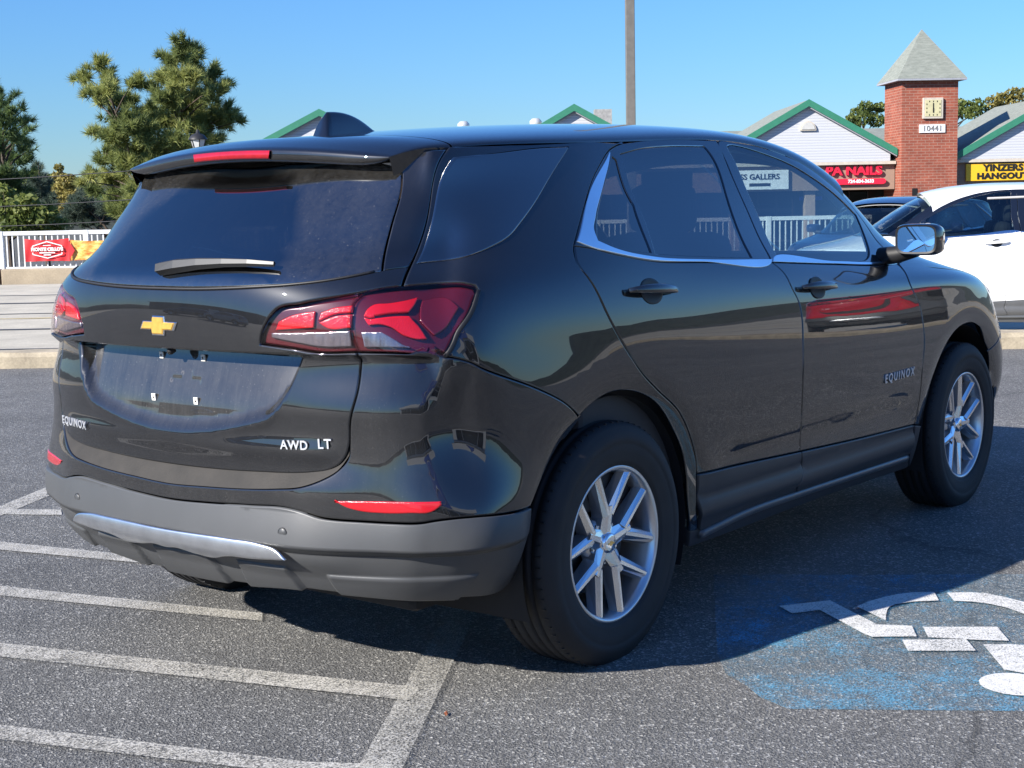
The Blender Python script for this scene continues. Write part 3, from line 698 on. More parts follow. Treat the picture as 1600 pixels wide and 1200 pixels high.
half = rev(T['tgEdgeLow'])+[(2.262, 8.13), (1.986, 8.22), (1.539, 8.331), (1.543, 8.433), (1.664, 8.941), (1.782, 9.189), (2.171, 9.394), (3.118, 9.704), (4.575, 9.892), (4.814, 10.54), (3.65, 10.405), (3.029, 10.228), (2.579, 10.077), (2.051, 9.931), (1.498, 9.842), (.818, 9.762), (0, 9.735)]
TG = patch('tailgate', sym(half), M_PAINT, CAR, extra=recess, res=.0105, ds=.010,
           dustf=lambda P, n: DUSTF(P, n)*(.45+2.6*((P[:, 2] < .955)*sst(-.014, .034, np.interp(P[:, 2], [.72, .74, .79, .83, .89, .955], [.20, .28, .40, .43, .465, .50])-np.abs(P[:, 1]))*sst(-.012, .03, P[:, 2]-sm_zb(np.abs(P[:, 1]))))))  # real dust, raised in the plate bay to imitate its sky reflection
RG = patch('rear_window', sym([(0, 9.735), (.818, 9.762), (1.498, 9.842), (2.051, 9.931), (2.579, 10.077), (3.029, 10.228), (3.65, 10.405), (3.657, 11.886), (3.68, 13.40), (3.52, 13.75), (2.95, 13.95), (0, 14.05)]), M_RGLASS, TG, off=-.002, res=.05, ds=.02, gap=.004,
           dustf=lambda P, n: 1.0-.93*(1-sst(-.012, .012, np.hypot(P[:, 1]+.02, (P[:, 2]-1.165)/.80)-.385))*(P[:, 2] > 1.15))
ribbon('window_seal', [(-3.4, 10.36), (-2.986, 10.228), (-2.579, 10.077), (-2.051, 9.931), (-1.498, 9.842), (-.818, 9.762), (0, 9.735), (.818, 9.762), (1.498, 9.842), (2.051, 9.931), (2.579, 10.077), (2.986, 10.228), (3.4, 10.36)], .007, M_BLKPL, TG, .003)
tr = patch('window_trim', [(2.95, 14.35), (3.52, 13.75), (3.68, 13.40), (3.657, 11.886), (3.65, 10.405), (4.814, 10.54), (5.348, 12.272), (6.0, 14.55)], M_GLOSSBLK, TG, res=.016, off=.001)
mirrored(tr)
# lamps: a dark housing, red and white pieces inside it, a lens over them
def lamp(name, loop, pieces):
    h = patch(name, loop, M_LDARK, CAR, off=-.016, res=.03, lip=.02)
    for pn, pl, mt, of in pieces: patch(pn, pl, mt, h, off=of, res=.02, ds=.006, gap=.0005, edge=.003, lip=.008)
    patch('lens', loop, M_LENS, h, off=.001, res=.025, lip=.014)
    return h
oc = [(3.118, 9.704), (4.575, 9.892), (5.7, 9.956), (6.50, 9.965), (6.753, 9.869), (6.80, 9.697), (6.687, 9.264), (5.904, 8.521), (5.156, 8.003), (3.73, 8.106), (2.695, 8.156), (2.708, 8.507), (2.77, 8.838), (2.846, 9.161), (2.947, 9.484)]
ic = [(1.539, 8.331), (1.543, 8.433), (1.664, 8.941), (1.782, 9.189), (2.171, 9.394), (3.118, 9.704), (2.947, 9.484), (2.846, 9.161), (2.77, 8.838), (2.708, 8.507), (2.695, 8.156), (2.262, 8.13), (1.986, 8.22)]
tl1 = lamp('tail_lamp', oc, [('red_lamp', T['lampUp'], M_LRED, -.006), ('red_lamp', T['lampLo'], M_LRED, -.006), ('reversing_lamp', T['lampW'], M_LWHITE, -.007)])
patch('corner_lamp', [(5.35, 9.55), (6.1, 9.6), (6.45, 9.3), (5.85, 8.75), (5.3, 8.55), (5.15, 9.0)], plain('dim_lamp_red', (.11, .005, .012), .18, coat=1.0), tl1, off=-.008, res=.02, ds=.008, lip=.006)
tl2 = lamp('tail_lamp', ic, [('red_lamp', T['lampI1'], M_LRED, -.006), ('red_lamp', T['lampI2'], M_LRED, -.006), ('red_lamp', T['lampI3'], M_LRED, -.008), ('reversing_lamp', T['lampIW'], M_LWHITE, -.007)])
for q in (tl1, tl2): mirrored(q)
ribbon('lamp_gasket', [(6.80, 9.72), (6.687, 9.264), (5.904, 8.521), (5.156, 8.003)], .012, M_BLKPL, tl1, .003)

# ---- rear bumper
def bump_out(P, u, v):
    y, z = np.abs(P[..., 1]), P[..., 2]
    d = .026*(1-sst(.45, .74, y))*sst(.36, .44, z)*(1-sst(.60, .70, z))
    return d
def bump_low(P, u, v):
    y, z = np.abs(P[..., 1]), P[..., 2]; d = bump_out(P, u, v)
    d += .022*(1-np.clip(np.abs(z-.466)/np.where(z > .466, .085, .018), 0, 1))*(1-sst(-.50, -.42, P[..., 0]))
    def pock(c, w, zt):
        t = w+.20*(zt-z); return sst(-.006, .006, t-np.abs(y-c))*sst(-.002, .008, zt-z)
    d += .011*np.maximum(pock(0, .118, .402), pock(.315, .085, .400))
    d += .009*sst(-.006, .006, y-.52)*sst(-.003, .007, .385-z)*(P[..., 0] < -.6)
    return d
T['lip'] = rev(T['lip'])
half = rev(T['grayTop'])+[(7.236, 4.283), (7.497, 5.295), (7.665, 5.872)]+rev(T['bumperSeam'])[1:]+[(3.73, 8.106), (2.695, 8.156), (2.655, 7.671), (2.635, 7.003), (2.563, 6.33), (2.518, 5.741)]+rev(T['lip'])
half[0] = (0, 3.835); half[-1] = (0, 4.293)
BU = patch('rear_bumper', sym(half), M_PAINT, CAR, extra=bump_out, res=.02)
half = [(0, 1.163)]+rev(T['grayBot'])[1:]+[(7.001, 1.356), (7.063, 2.428)]+T['grayTop']; half[-1] = (0, 3.835)
LB = patch('bumper_skirt', sym(half), M_GREY, BU, extra=bump_low, res=.0085, off=.004, lip=.03)
half = T['chromeb'][:]; half = rev(half); half[0] = (0, 2.46); half += T['chrome'][1:]; half[-1] = (0, 3.0)
patch('chrome_strip', sym([(0, 2.46), (.151, 2.50), (.419, 2.413), (.694, 2.392), (.809, 2.48), (1.249, 2.56), (1.701, 2.64), (1.568, 2.889), (1.303, 3.016), (.901, 3.031), (0, 3.0)]), M_STRIP, BU, extra=lambda P, u, v: bump_out(P, u, v)+.012+.022*np.sqrt(np.clip(1-((P[..., 2]-.438)/.045)**2, 0, 1)), off=.006, res=.008, lip=.01,
      dustf=lambda P, n: P[:, 0]*0)
ref = patch('reflector', T['reflector'], M_REFL, BU, extra=bump_out, off=.003, res=.02, ds=.006, lip=.008); mirrored(ref)
# the dusty step between tailgate and bumper
a_st = smooth_loop(to_st([(-u, v) for u, v in T['tgEdgeLow'][4:]][:-1]+[(0.0, 4.771)]+rev(T['tgEdgeLow'][4:])[1:]), .02, closed=False)
b_st = smooth_loop(to_st([(-u, v) for u, v in rev(T['lip'])][:-1]+[(0.0, 4.293)]+T['lip'][1:]), .02, closed=False)
def resamp(st, n):
    L = np.concatenate([[0], np.cumsum(np.linalg.norm(np.diff(st, axis=0), axis=1))]); t = np.linspace(0, L[-1], n); return np.stack([np.interp(t, L, st[:, k]) for k in (0, 1)], -1)
a_st, b_st = resamp(a_st, 90), resamp(b_st, 90)
ua, va = to_uv(a_st); ub, vb = to_uv(b_st)
PA = SB(ua, va+.25, recess)+SF.normal(ua, va)*-.022; PB = SB(ub, vb, bump_out)+SF.normal(ub, vb)*-.003
PM = PA*.35+PB*.65; PM[:, 2] += .004
vs = np.concatenate([PA, PM, PB]); n_ = 90
fs = [(k*n_+i, k*n_+i+1, (k+1)*n_+i+1, (k+1)*n_+i) for k in range(2) for i in range(n_-1)]
fix_normals(link('bumper_step', mesh_from(vs, fs, 'bumper_step', True), M_SHELF, BU))
# parking sensor
def on_body(u, v, off=0.0, extra=None):
    u = np.array([float(u)]); v = np.array([float(v)]); P = SB(u, v, extra)[0]; n = SF.normal(u, v)[0]; return Vector(P+n*off), Vector(n)
def frame_at(u, v, off=0.0, extra=None):
    p, n = on_body(u, v, off, extra); up = Vector((0, 0, 1)); x = up.cross(n).normalized(); y = n.cross(x)
    m = Matrix((x, y, n)).transposed().to_4x4(); m.translation = p; return m
for s in (1, -1):
    Mf = frame_at(1.594*s, 3.338, .004, bump_low)
    MB().lathe([(.0005, .001), (.0125, .001), (.0135, -.001), (.0135, -.006)], 24, Mf).build('parking_sensor', M_GREY, BU)
    MB().lathe([(.0138, .0006), (.0148, .0006), (.0148, -.004)], 24, Mf).build('sensor_ring', M_BLKPL, BU)

# ---- sides (right, then mirrored to the left)
side_parts = []
arch_up = T['archR'][5:]                      # from the bumper seam over the wheel to the sill
q_loop = [(6.016, 14.70), (7.0, 14.95), (9.046, 15.16)]+rev(T['frameR'][:6])+T['doorR'][1:]+rev(arch_up)+[(7.665, 5.872)]+rev(T['bumperSeam'])[1:]+[(5.904, 8.521), (6.687, 9.264), (6.80, 9.697), (6.753, 9.869), (6.50, 9.965), (5.7, 9.956), (4.575, 9.892), (4.814, 10.54), (5.348, 12.272)]
QP = patch('quarter_panel', q_loop, M_PAINT, CAR)
patch('quarter_window', T['qglass'], M_QTINT, QP, off=.004, res=.028, lip=.006, gap=.001, edge=.008)
side_parts.append(QP)
d_loop = T['beltR']+T['split'][1:9]+rev(T['cladR'])[1:]+rev(T['doorR'][:9])[:-1]
RD = patch('rear_door', d_loop, M_PAINT, CAR); side_parts.append(RD)
patch('door_cladding', T['cladR']+T['split'][9:]+rev(T['botR'])[1:]+rev(T['doorR'][10:11]), M_CLAD, RD, off=.006, res=.03, lip=.016,
      extra=lambda P, u, v: .010*np.exp(-((P[..., 2]-.355)/.03)**2)-.006*np.exp(-((P[..., 2]-.41)/.02)**2))
FD = patch('front_door', T['beltF']+T['doorF'][1:8]+rev(T['cladF'])[1:]+rev(T['split'][1:8]), M_PAINT, CAR); side_parts.append(FD)
patch('door_cladding', T['cladF']+T['doorF'][8:]+rev(T['botF'])[1:]+rev(T['split'][9:11]), M_CLAD, FD, off=.006, res=.03, lip=.016,
      extra=lambda P, u, v: .010*np.exp(-((P[..., 2]-.345)/.03)**2)-.006*np.exp(-((P[..., 2]-.40)/.02)**2))
fr1 = T['frameR']+T['frameSplit'][1:]+rev(T['beltR'])[1:-1]
patch('window_frame', fr1, M_GLOSSBLK, RD, holes=(T['glassR'], T['glassRq']), res=.02, lip=.014)
patch('window', T['glassR'], M_TINT, RD, off=-.004, res=.05, gap=-.003, lip=.002)
patch('quarter_light', T['glassRq'], M_TINT, RD, off=-.004, res=.05, gap=-.003, lip=.002)
fr2 = T['frameF']+rev(T['beltF'])[1:]+rev(T['frameSplit'])[1:-1]
patch('window_frame', fr2, M_GLOSSBLK, FD, holes=(T['glassF'],), res=.02, lip=.014)
patch('window', T['glassF'], M_CLEAR, FD, off=-.004, res=.05, gap=-.003, lip=.002)
ch = T['chromeOut']+T['chromeIn']
patch('window_chrome', T['chromeOut'][:9]+T['chromeIn'][3:], M_SATIN, RD, off=.004, res=.02, ds=.008, lip=.008, edge=.0025, dustf=lambda P, n: P[:, 0]*0)
patch('window_chrome', T['chromeOut'][8:]+T['chromeIn'][:4], M_SATIN, FD, off=.004, res=.02, ds=.008, lip=.008, edge=.0025, dustf=lambda P, n: P[:, 0]*0)
f_loop = [(12.191, 10.155), (12.75, 9.80), (13.6, 9.33), (14.3, 8.93), (14.6, 8.0), (14.35, 6.4), (13.6, 5.6), (13.05, 4.9)]+rev(T['archF'][1:10])+[(11.617, 2.436)]+rev(T['doorF'][1:7])
FE = patch('front_fender', f_loop, M_PAINT, CAR); side_parts.append(FE)
patch('fender_cladding', [(11.617, 2.43), (11.763, 2.283), (11.889, .328), (11.74, .95)], M_CLAD, FE, off=.006, res=.03, lip=.016)
ribbon('sill_strip', [(9.06, .80), (9.483, 1.06), (10.06, 1.09), (10.7, 1.03), (11.70, .92)], .030, M_SILL, RD, .016)
RO = patch('sill', [(8.952, 1.02), (9.483, 1.27), (10.06, 1.30), (10.7, 1.24), (11.74, 1.11), (11.9, .30), (10.5, .45), (9.0, .35)], M_CLAD, CAR, off=.0, res=.04, lip=.03); side_parts.append(RO)
AP = patch('windscreen_pillar', [(12.582, 15.10), (13.03, 14.42), (13.16, 13.5), (13.10, 12.75), (12.98, 12.05), (12.78, 11.35), (12.45, 10.55), (13.5, 10.95), (13.66, 11.4), (13.74, 13.0), (14.0, 14.6), (13.6, 15.2)], M_PAINT, CAR, res=.03); side_parts.append(AP)

# door handles
def handle(u0, v0, u1, v1, par):
    p0, n = on_body(u0, v0); p1, _ = on_body(u1, v1); t = (p1-p0); L = t.length; t.normalize(); up = n.cross(t).normalized()
    if up.z < 0: up = -up
    c = (p0+p1)/2; vs = []; fs = []; m = 10; secs = 13
    for i in range(secs):
        s = i/(secs-1); w = .0135*(math.sin(math.pi*min(max(s, .03), .97))**.35)
        o = .012+.028*math.sin(math.pi*s)**.5
        for k in range(m):
            th = 2*math.pi*k/m; vs.append(p0+t*(L*s)+n*(o+.007*math.cos(th)*(w/.0135))+up*(w*1.15*math.sin(th)))
    for i in range(secs-1):
        for k in range(m): fs.append((i*m+k, i*m+(k+1) % m, (i+1)*m+(k+1) % m, (i+1)*m+k))
    fs += [tuple(range(m)), tuple(range((secs-1)*m, secs*m))[::-1]]
    h = fix_normals(link('door_handle', mesh_from(vs, fs, 'door_handle', True), M_PAINT, par))
    # scooped cup behind the bar
    mb = MB(); Mf = Matrix((t, up, n)).transposed().to_4x4(); Mf.translation = c+t*.004
    ell = lambda r_, h_: [Mf @ Vector((r_*.060*math.cos(a), r_*.040*math.sin(a), h_)) for a in [2*math.pi*k/28 for k in range(28)]]
    r0, r1, r3 = ell(1, .0015), ell(.9, .0030), ell(.75, .0022)
    vs = r0+r1+r3+[Mf @ Vector((0, 0, .0018))]
    fs = [(k, (k+1) % 28, 28+(k+1) % 28, 28+k) for k in range(28)]+[(28+k, 28+(k+1) % 28, 56+(k+1) % 28, 56+k) for k in range(28)]+[(56+k, 56+(k+1) % 28, 84) for k in range(28)]
    fix_normals(link('handle_cup', mesh_from(vs, fs, 'handle_cup', True), M_BLKPL, h))
    return h
hd = T['handles']
handle(hd[0][0], hd[0][1], hd[1][0], hd[1][1], RD); handle(hd[2][0], hd[2][1], hd[3][0], hd[3][1], FD)

# door mirror: a shell with the glass facing back
def oval(c, a, b, x, y, n=28, p=4.5):
    o = []
    for k in range(n):
        th = 2*math.pi*k/n; cx, sx = math.cos(th), math.sin(th)
        o.append(c+x*(a*math.copysign(abs(cx)**(2/p), cx))+y*(b*math.copysign(abs(sx)**(2/p), sx)))
    return o
def door_mirror(par):
    X, Y, Z = Vector((1, 0, 0)), Vector((0, -1, 0)), Vector((0, 0, 1)); c = Vector((1.965, -.972, 1.178)); yy = (Y+X*.12).normalized()
    secs = [(0, .080, .056), (.012, .084, .060), (.04, .083, .062), (.075, .075, .056), (.10, .045, .036), (.112, .012, .01)]
    vs = []; fs = []; n = 28
    for d, a, b in secs: vs += oval(c+X*d+yy*(.012*d/.1)-Z*(.004*d/.1), a, b, yy, Z)
    for i in range(len(secs)-1):
        for k in range(n): fs.append((i*n+k, i*n+(k+1) % n, (i+1)*n+(k+1) % n, (i+1)*n+k))
    fs.append(tuple(range((len(secs)-1)*n, len(secs)*n)))
    sh = fix_normals(link('door_mirror', mesh_from(vs, fs, 'door_mirror', True), M_PAINT, par))
    o1 = oval(c, .080, .056, yy, Z); i1 = oval(c+X*.004, .071, .048, yy, Z); vs = o1+i1
    fix_normals(link('mirror_bezel', mesh_from(vs, [(k, (k+1) % n, n+(k+1) % n, n+k) for k in range(n)], 'bezel', True), M_BLKPL, sh))
    g = oval(c+X*.0035, .072, .049, yy, Z); gm = mesh_from(g, [tuple(range(n))], 'mirror_glass')
    go = link('mirror_pane', gm, M_MIRROR, sh)
    if gm.polygons[0].normal.x > 0: gm.flip_normals()
    # arm to the door
    mb = MB(); mb.tube([(2.03, -.80, 1.108), (2.02, -.88, 1.118), (2.01, -.96, 1.135)], [.036, .034, .026], 12); mb.build('mirror_arm', M_BLKPL, sh)
    return sh
door_mirror(FD)
for o in side_parts: mirrored(o)

# ---- roof, spoiler, aerial
ecv = [(4.6, 14.45), (5.2, 14.53), (6.016, 14.70), (7.0, 14.95), (9.046, 15.16), (9.7, 15.33), (10.426, 15.50), (11.591, 15.535), (11.947, 15.46), (12.582, 15.12), (12.9, 14.75)]
_eu = np.linspace(0, len(ecv)-1, 60); _e = np.array(ecv); _ep = SB(np.interp(_eu, range(len(ecv)), _e[:, 0]), np.interp(_eu, range(len(ecv)), _e[:, 1]))
_o = np.argsort(_ep[:, 0]); EX, EY, EZ = _ep[_o, 0], -_ep[_o, 1], _ep[_o, 2]
def sm_interp(x, xs, ys):
    # smooth cubic through points
    xs = np.asarray(xs, float); ys = np.asarray(ys, float); m = np.gradient(ys, xs); i = np.clip(np.searchsorted(xs, x)-1, 0, len(xs)-2)
    h = xs[i+1]-xs[i]; t = np.clip((x-xs[i])/h, 0, 1); return (2*t**3-3*t*t+1)*ys[i]+(t**3-2*t*t+t)*h*m[i]+(-2*t**3+3*t*t)*ys[i+1]+(t**3-t*t)*h*m[i+1]
RX = [-.50, -.35, 0, .5, 1.0, 1.4, 1.7, 1.9, 2.1]; RZ = [1.541, 1.556, 1.585, 1.613, 1.625, 1.619, 1.595, 1.562, 1.515]
_px = np.polyfit(EX, EY, 4); _pz = np.polyfit(EX, EZ, 4)
def roof_pt(x, a):
    ye = np.polyval(_px, x); ze = np.polyval(_pz, x); zc = np.maximum(sm_interp(x, RX, RZ), ze+.01)
    s_, c_ = np.sin(a), np.cos(a)
    return np.stack([x, -ye*np.sign(s_)*np.abs(s_)**(2/2.35), ze+(zc-ze)*np.abs(c_)**(2/2.0)], -1)
def grid_mesh(P, name, mat, parent, flip=False):
    r_, c_ = P.shape[:2]; fs = []
    for i in range(r_-1):
        for j in range(c_-1):
            q = (i*c_+j, i*c_+j+1, (i+1)*c_+j+1, (i+1)*c_+j); fs.append(q[::-1] if flip else q)
    me = mesh_from(P.reshape(-1, 3), fs, name, True); o = link(name, me, mat, parent); at = me.attributes.new('dust', 'FLOAT', 'POINT'); return o
def xline(t): return t
aa = np.linspace(-math.pi/2, math.pi/2, 61); xx = np.linspace(-.372, 2.02, 70)
A, X = np.meshgrid(aa, xx); front = 1-.0*A
X = np.where(X > 1.4, 1.4+(X-1.4)*(1-.16*(np.abs(np.sin(A))**2.2)), X)
roof = fix_normals(grid_mesh(roof_pt(X, A), 'roof', M_PAINT, CAR))
HL = roof_pt(X, A)*np.array([1, .96, 1])+np.array([0, 0, -.035]); hl = grid_mesh(HL, 'headliner', M_HEADL, CAR)
# spoiler
tt = np.sin(aa)
seam = roof_pt(np.full(61, -.378), aa)
trail = np.stack([-.630+.066*np.abs(tt)**2, -.548*tt, 1.514-.038*np.abs(tt)**2], -1)
rows = []
for s in np.linspace(0, 1, 12):
    p = seam*(1-s)+trail*s; p[:, 2] += .012*np.sin(math.pi*s)*(1-.3*np.abs(tt)); rows.append(p)
tw_ = (1-.92*np.abs(tt)**10)[:, None]; e1 = trail+np.array([-.006, 0, -.006])*tw_; e2 = trail+np.array([-.004, 0, -.030])*tw_; e3 = trail+np.array([.012, 0, -.036])*tw_; e4 = trail+np.array([.10, 0, -.030])*tw_
rows += [e1, e2, e3, e4]
SP = fix_normals(grid_mesh(np.array(rows), 'spoiler', M_PAINT, TG))
dv = np.zeros(len(SP.data.vertices), dtype=np.float32); dv[61*12:61*14] = .8; SP.data.attributes['dust'].data.foreach_set('value', dv)
# the end plates of the spoiler down to the window trim
for s in (1, -1):
    e = -s; k = 60 if s > 0 else 0
    col = np.array([r_[k] for r_ in rows[:13]]); low, _ = None, None
    dn = col.copy(); w = np.linspace(0, 1, 13)[:, None]
    tgt0 = col[0]+np.array([0, 0, -.006]); tgt1 = np.array([-.545, -s*.545, 1.425]); dn = tgt0*(1-w)+tgt1*w
    fix_normals(link('spoiler_end', mesh_from(np.concatenate([col, dn]), [(i, i+1, 13+i+1, 13+i) for i in range(12)], 'spoiler_end', True), M_GLOSSBLK, SP))
M_BRAKE = plain('brake_lamp_red', (.36, .006, .012), .2, var=.15, nscale=60, coat=1.0)
# high brake lamp
tb = np.linspace(-.30, .30, 21); tb2 = tb
tc = np.stack([-.70+.13*tb**2, -.548*tb, 1.518-.041*tb**2], -1)
rws = []
for dz, dx, sc in ((-.004, .002, 1), (-.005, -.012, .985), (-.026, -.013, .955), (-.030, .002, .96)):
    q = np.stack([-.630+.066*(tb*sc)**2+dx, -.548*tb*sc, 1.514-.038*tb**2+dz], -1); rws.append(q)
fix_normals(grid_mesh(np.array(rws), 'brake_lamp', M_BRAKE, SP))
# shark-fin aerial
n = 17; vs = []; fs = []
for i in range(n):
    s = i/(n-1); x = -.275+.245*s; h = .074*(1-s**2.4)*(1 if s > .06 else .80+.2*s/.06)+.001; w = .030*(1-.55*s)
    zb = float(roof_pt(np.array([x]), np.array([0.0]))[0, 2])-.004; xt = x+.018*0
    for k in range(9):
        a = math.pi*k/8; vs.append((x+.02*(math.sin(a))*(1-s), w*math.cos(a)*(1-.55*math.sin(a)), zb+h*math.sin(a)**.8))
for i in range(n-1):
    for k in range(8): fs.append((i*9+k, i*9+k+1, (i+1)*9+k+1, (i+1)*9+k))
fs.append(tuple(range(9)))
fix_normals(link('shark_fin_aerial', mesh_from(vs, fs, 'aerial', True), M_GLOSSBLK, roof))

# ---- wiper
wp = [on_body(u, v, .020) for u, v in ((-.02, 10.30), (.25, 10.42), (.6, 10.50), (1.0, 10.53), (1.4, 10.52), (1.80, 10.46))]
vs = []; fs = []
for i, (p, nrm) in enumerate(wp):
    s = i/(len(wp)-1); w = [.030, .032, .026, .020, .016, .011][i]; hh = [.022, .022, .018, .014, .012, .008][i]; up = Vector((0, 0, 1)); up = (up-nrm*up.dot(nrm)).normalized()
    for a, b_ in ((-.5, -.9), (-.5, .2), (.1, .6), (.5, .1), (.5, -.9)): vs.append(p+up*(a*w)+nrm*(b_*hh))
for i in range(len(wp)-1):
    for k in range(5): fs.append((i*5+k, i*5+(k+1) % 5, (i+1)*5+(k+1) % 5, (i+1)*5+k))
fs += [tuple(range(5)), tuple(range(25, 30))[::-1]]
WI = fix_normals(link('rear_wiper', mesh_from(vs, fs, 'wiper'), plain('wiper_plastic', (.030, .030, .031), .42, var=.25), RG))
# ---- emblem, tabs, camera and lettering
def flat_poly(name, poly, depth, mat, parent, Mf, chamfer=.002):
    n = len(poly); P0 = np.array(poly); c = P0.mean(0)
    lo = [Mf @ Vector((p[0], p[1], -.012)) for p in poly]; hi = [Mf @ Vector((p[0], p[1], depth-chamfer)) for p in poly]
    st = np.array(poly); st = st if area2(st) > 0 else st[::-1]
    ins, _ = inset(np.array(st, float), chamfer); top = [Mf @ Vector((p[0], p[1], depth)) for p in ins]
    lo = [Mf @ Vector((p[0], p[1], -.012)) for p in st]; hi = [Mf @ Vector((p[0], p[1], depth-chamfer)) for p in st]
    fs = [(i, (i+1) % n, n+(i+1) % n, n+i) for i in range(n)]+[(n+i, n+(i+1) % n, 2*n+(i+1) % n, 2*n+i) for i in range(n)]+[tuple(range(2*n, 3*n))]
    return fix_normals(link(name, mesh_from(lo+hi+top, fs, name), mat, parent))
Mf = frame_at(0, 9.0, .0, recess); Mf.translation = Vector((-.926, 0, 1.030))
bow = [(x_, y_*.82) for x_, y_ in [(-.072, -.0125), (-.060, .0125), (-.024, .0125), (-.022, .0285), (.024, .0285), (.026, .0125), (.072, .0125), (.060, -.0125), (.024, -.0125), (.022, -.0285), (-.024, -.0285), (-.026, -.0125)]]
out_ = [(x*1.10, y*1.16) for x, y in bow]
EB = flat_poly('emblem', out_, .001, M_CHROME, TG, Mf, .0025); flat_poly('emblem_inlay', bow, .004, M_GOLD, EB, Mf, .003)
_pu = [(-.036, .1)]
for yy_, zz in ((.0889, .940), (-.0889, .940), (.0889, .820), (-.0889, .820)):
    # find the body point at this y, z
    us = np.linspace(-1.2, 1.2, 241); vs_ = np.full(241, 6.0); best = None
    for v in np.linspace(6.0, 8.6, 80):
        P = SB(us, np.full(241, v), recess); i = np.argmin((P[:, 1]-yy_)**2+(P[:, 2]-zz)**2); d = (P[i, 1]-yy_)**2+(P[i, 2]-zz)**2
        if best is None or d < best[0]: best = (d, us[i], v)
    m_ = frame_at(best[1], best[2], .001, recess); MB().box((0, 0, .002), (.017, .020, .005), m_, .001).build('plate_tab', M_TAB, TG)
    MB().lathe([(.0001, .0055), (.003, .0055), (.0035, .0045)], 10, m_).build('screw', M_DARKMET, TG)
MB().lathe([(.0005, .010), (.007, .009), (.010, .004), (.011, -.01)], 16, Matrix.Translation((-.885, .0, .957)) @ Matrix.Rotation(-math.pi/2-.5, 4, 'Y')).build('reversing_camera', M_BLKPL, TG)
M_LETTER = plain('bright_lettering', (.75, .76, .78), .38, .7, var=.03)
def lettering(body, u, v, size, parent, spacing=1.25, extra=None, off=.003, bold=.0006, rot=0.0, xs=1.0):
    m_ = frame_at(u, v, off, extra); me = text_mesh(body, size, .0018, bold, spacing); me.transform(m_ @ Matrix.Rotation(rot, 4, 'Z') @ Matrix.Diagonal((xs, 1, 1, 1))); return link('lettering', me, M_LETTER, parent)
a, b_ = T['equinox']; lettering('EQUINOX', (a[0]+b_[0])/2, (a[1]+b_[1])/2, .047, FD, 1.45, rot=0.015, xs=1.0)
lettering('AWD', 1.80, 5.67, .034, TG, 1.1, recess, rot=.02); lettering('LT', 2.20, 5.735, .036, TG, 1.1, recess, rot=.03)
lettering('EQUINOX', -1.92, 5.56, .034, TG, 1.15, recess, rot=-.02)

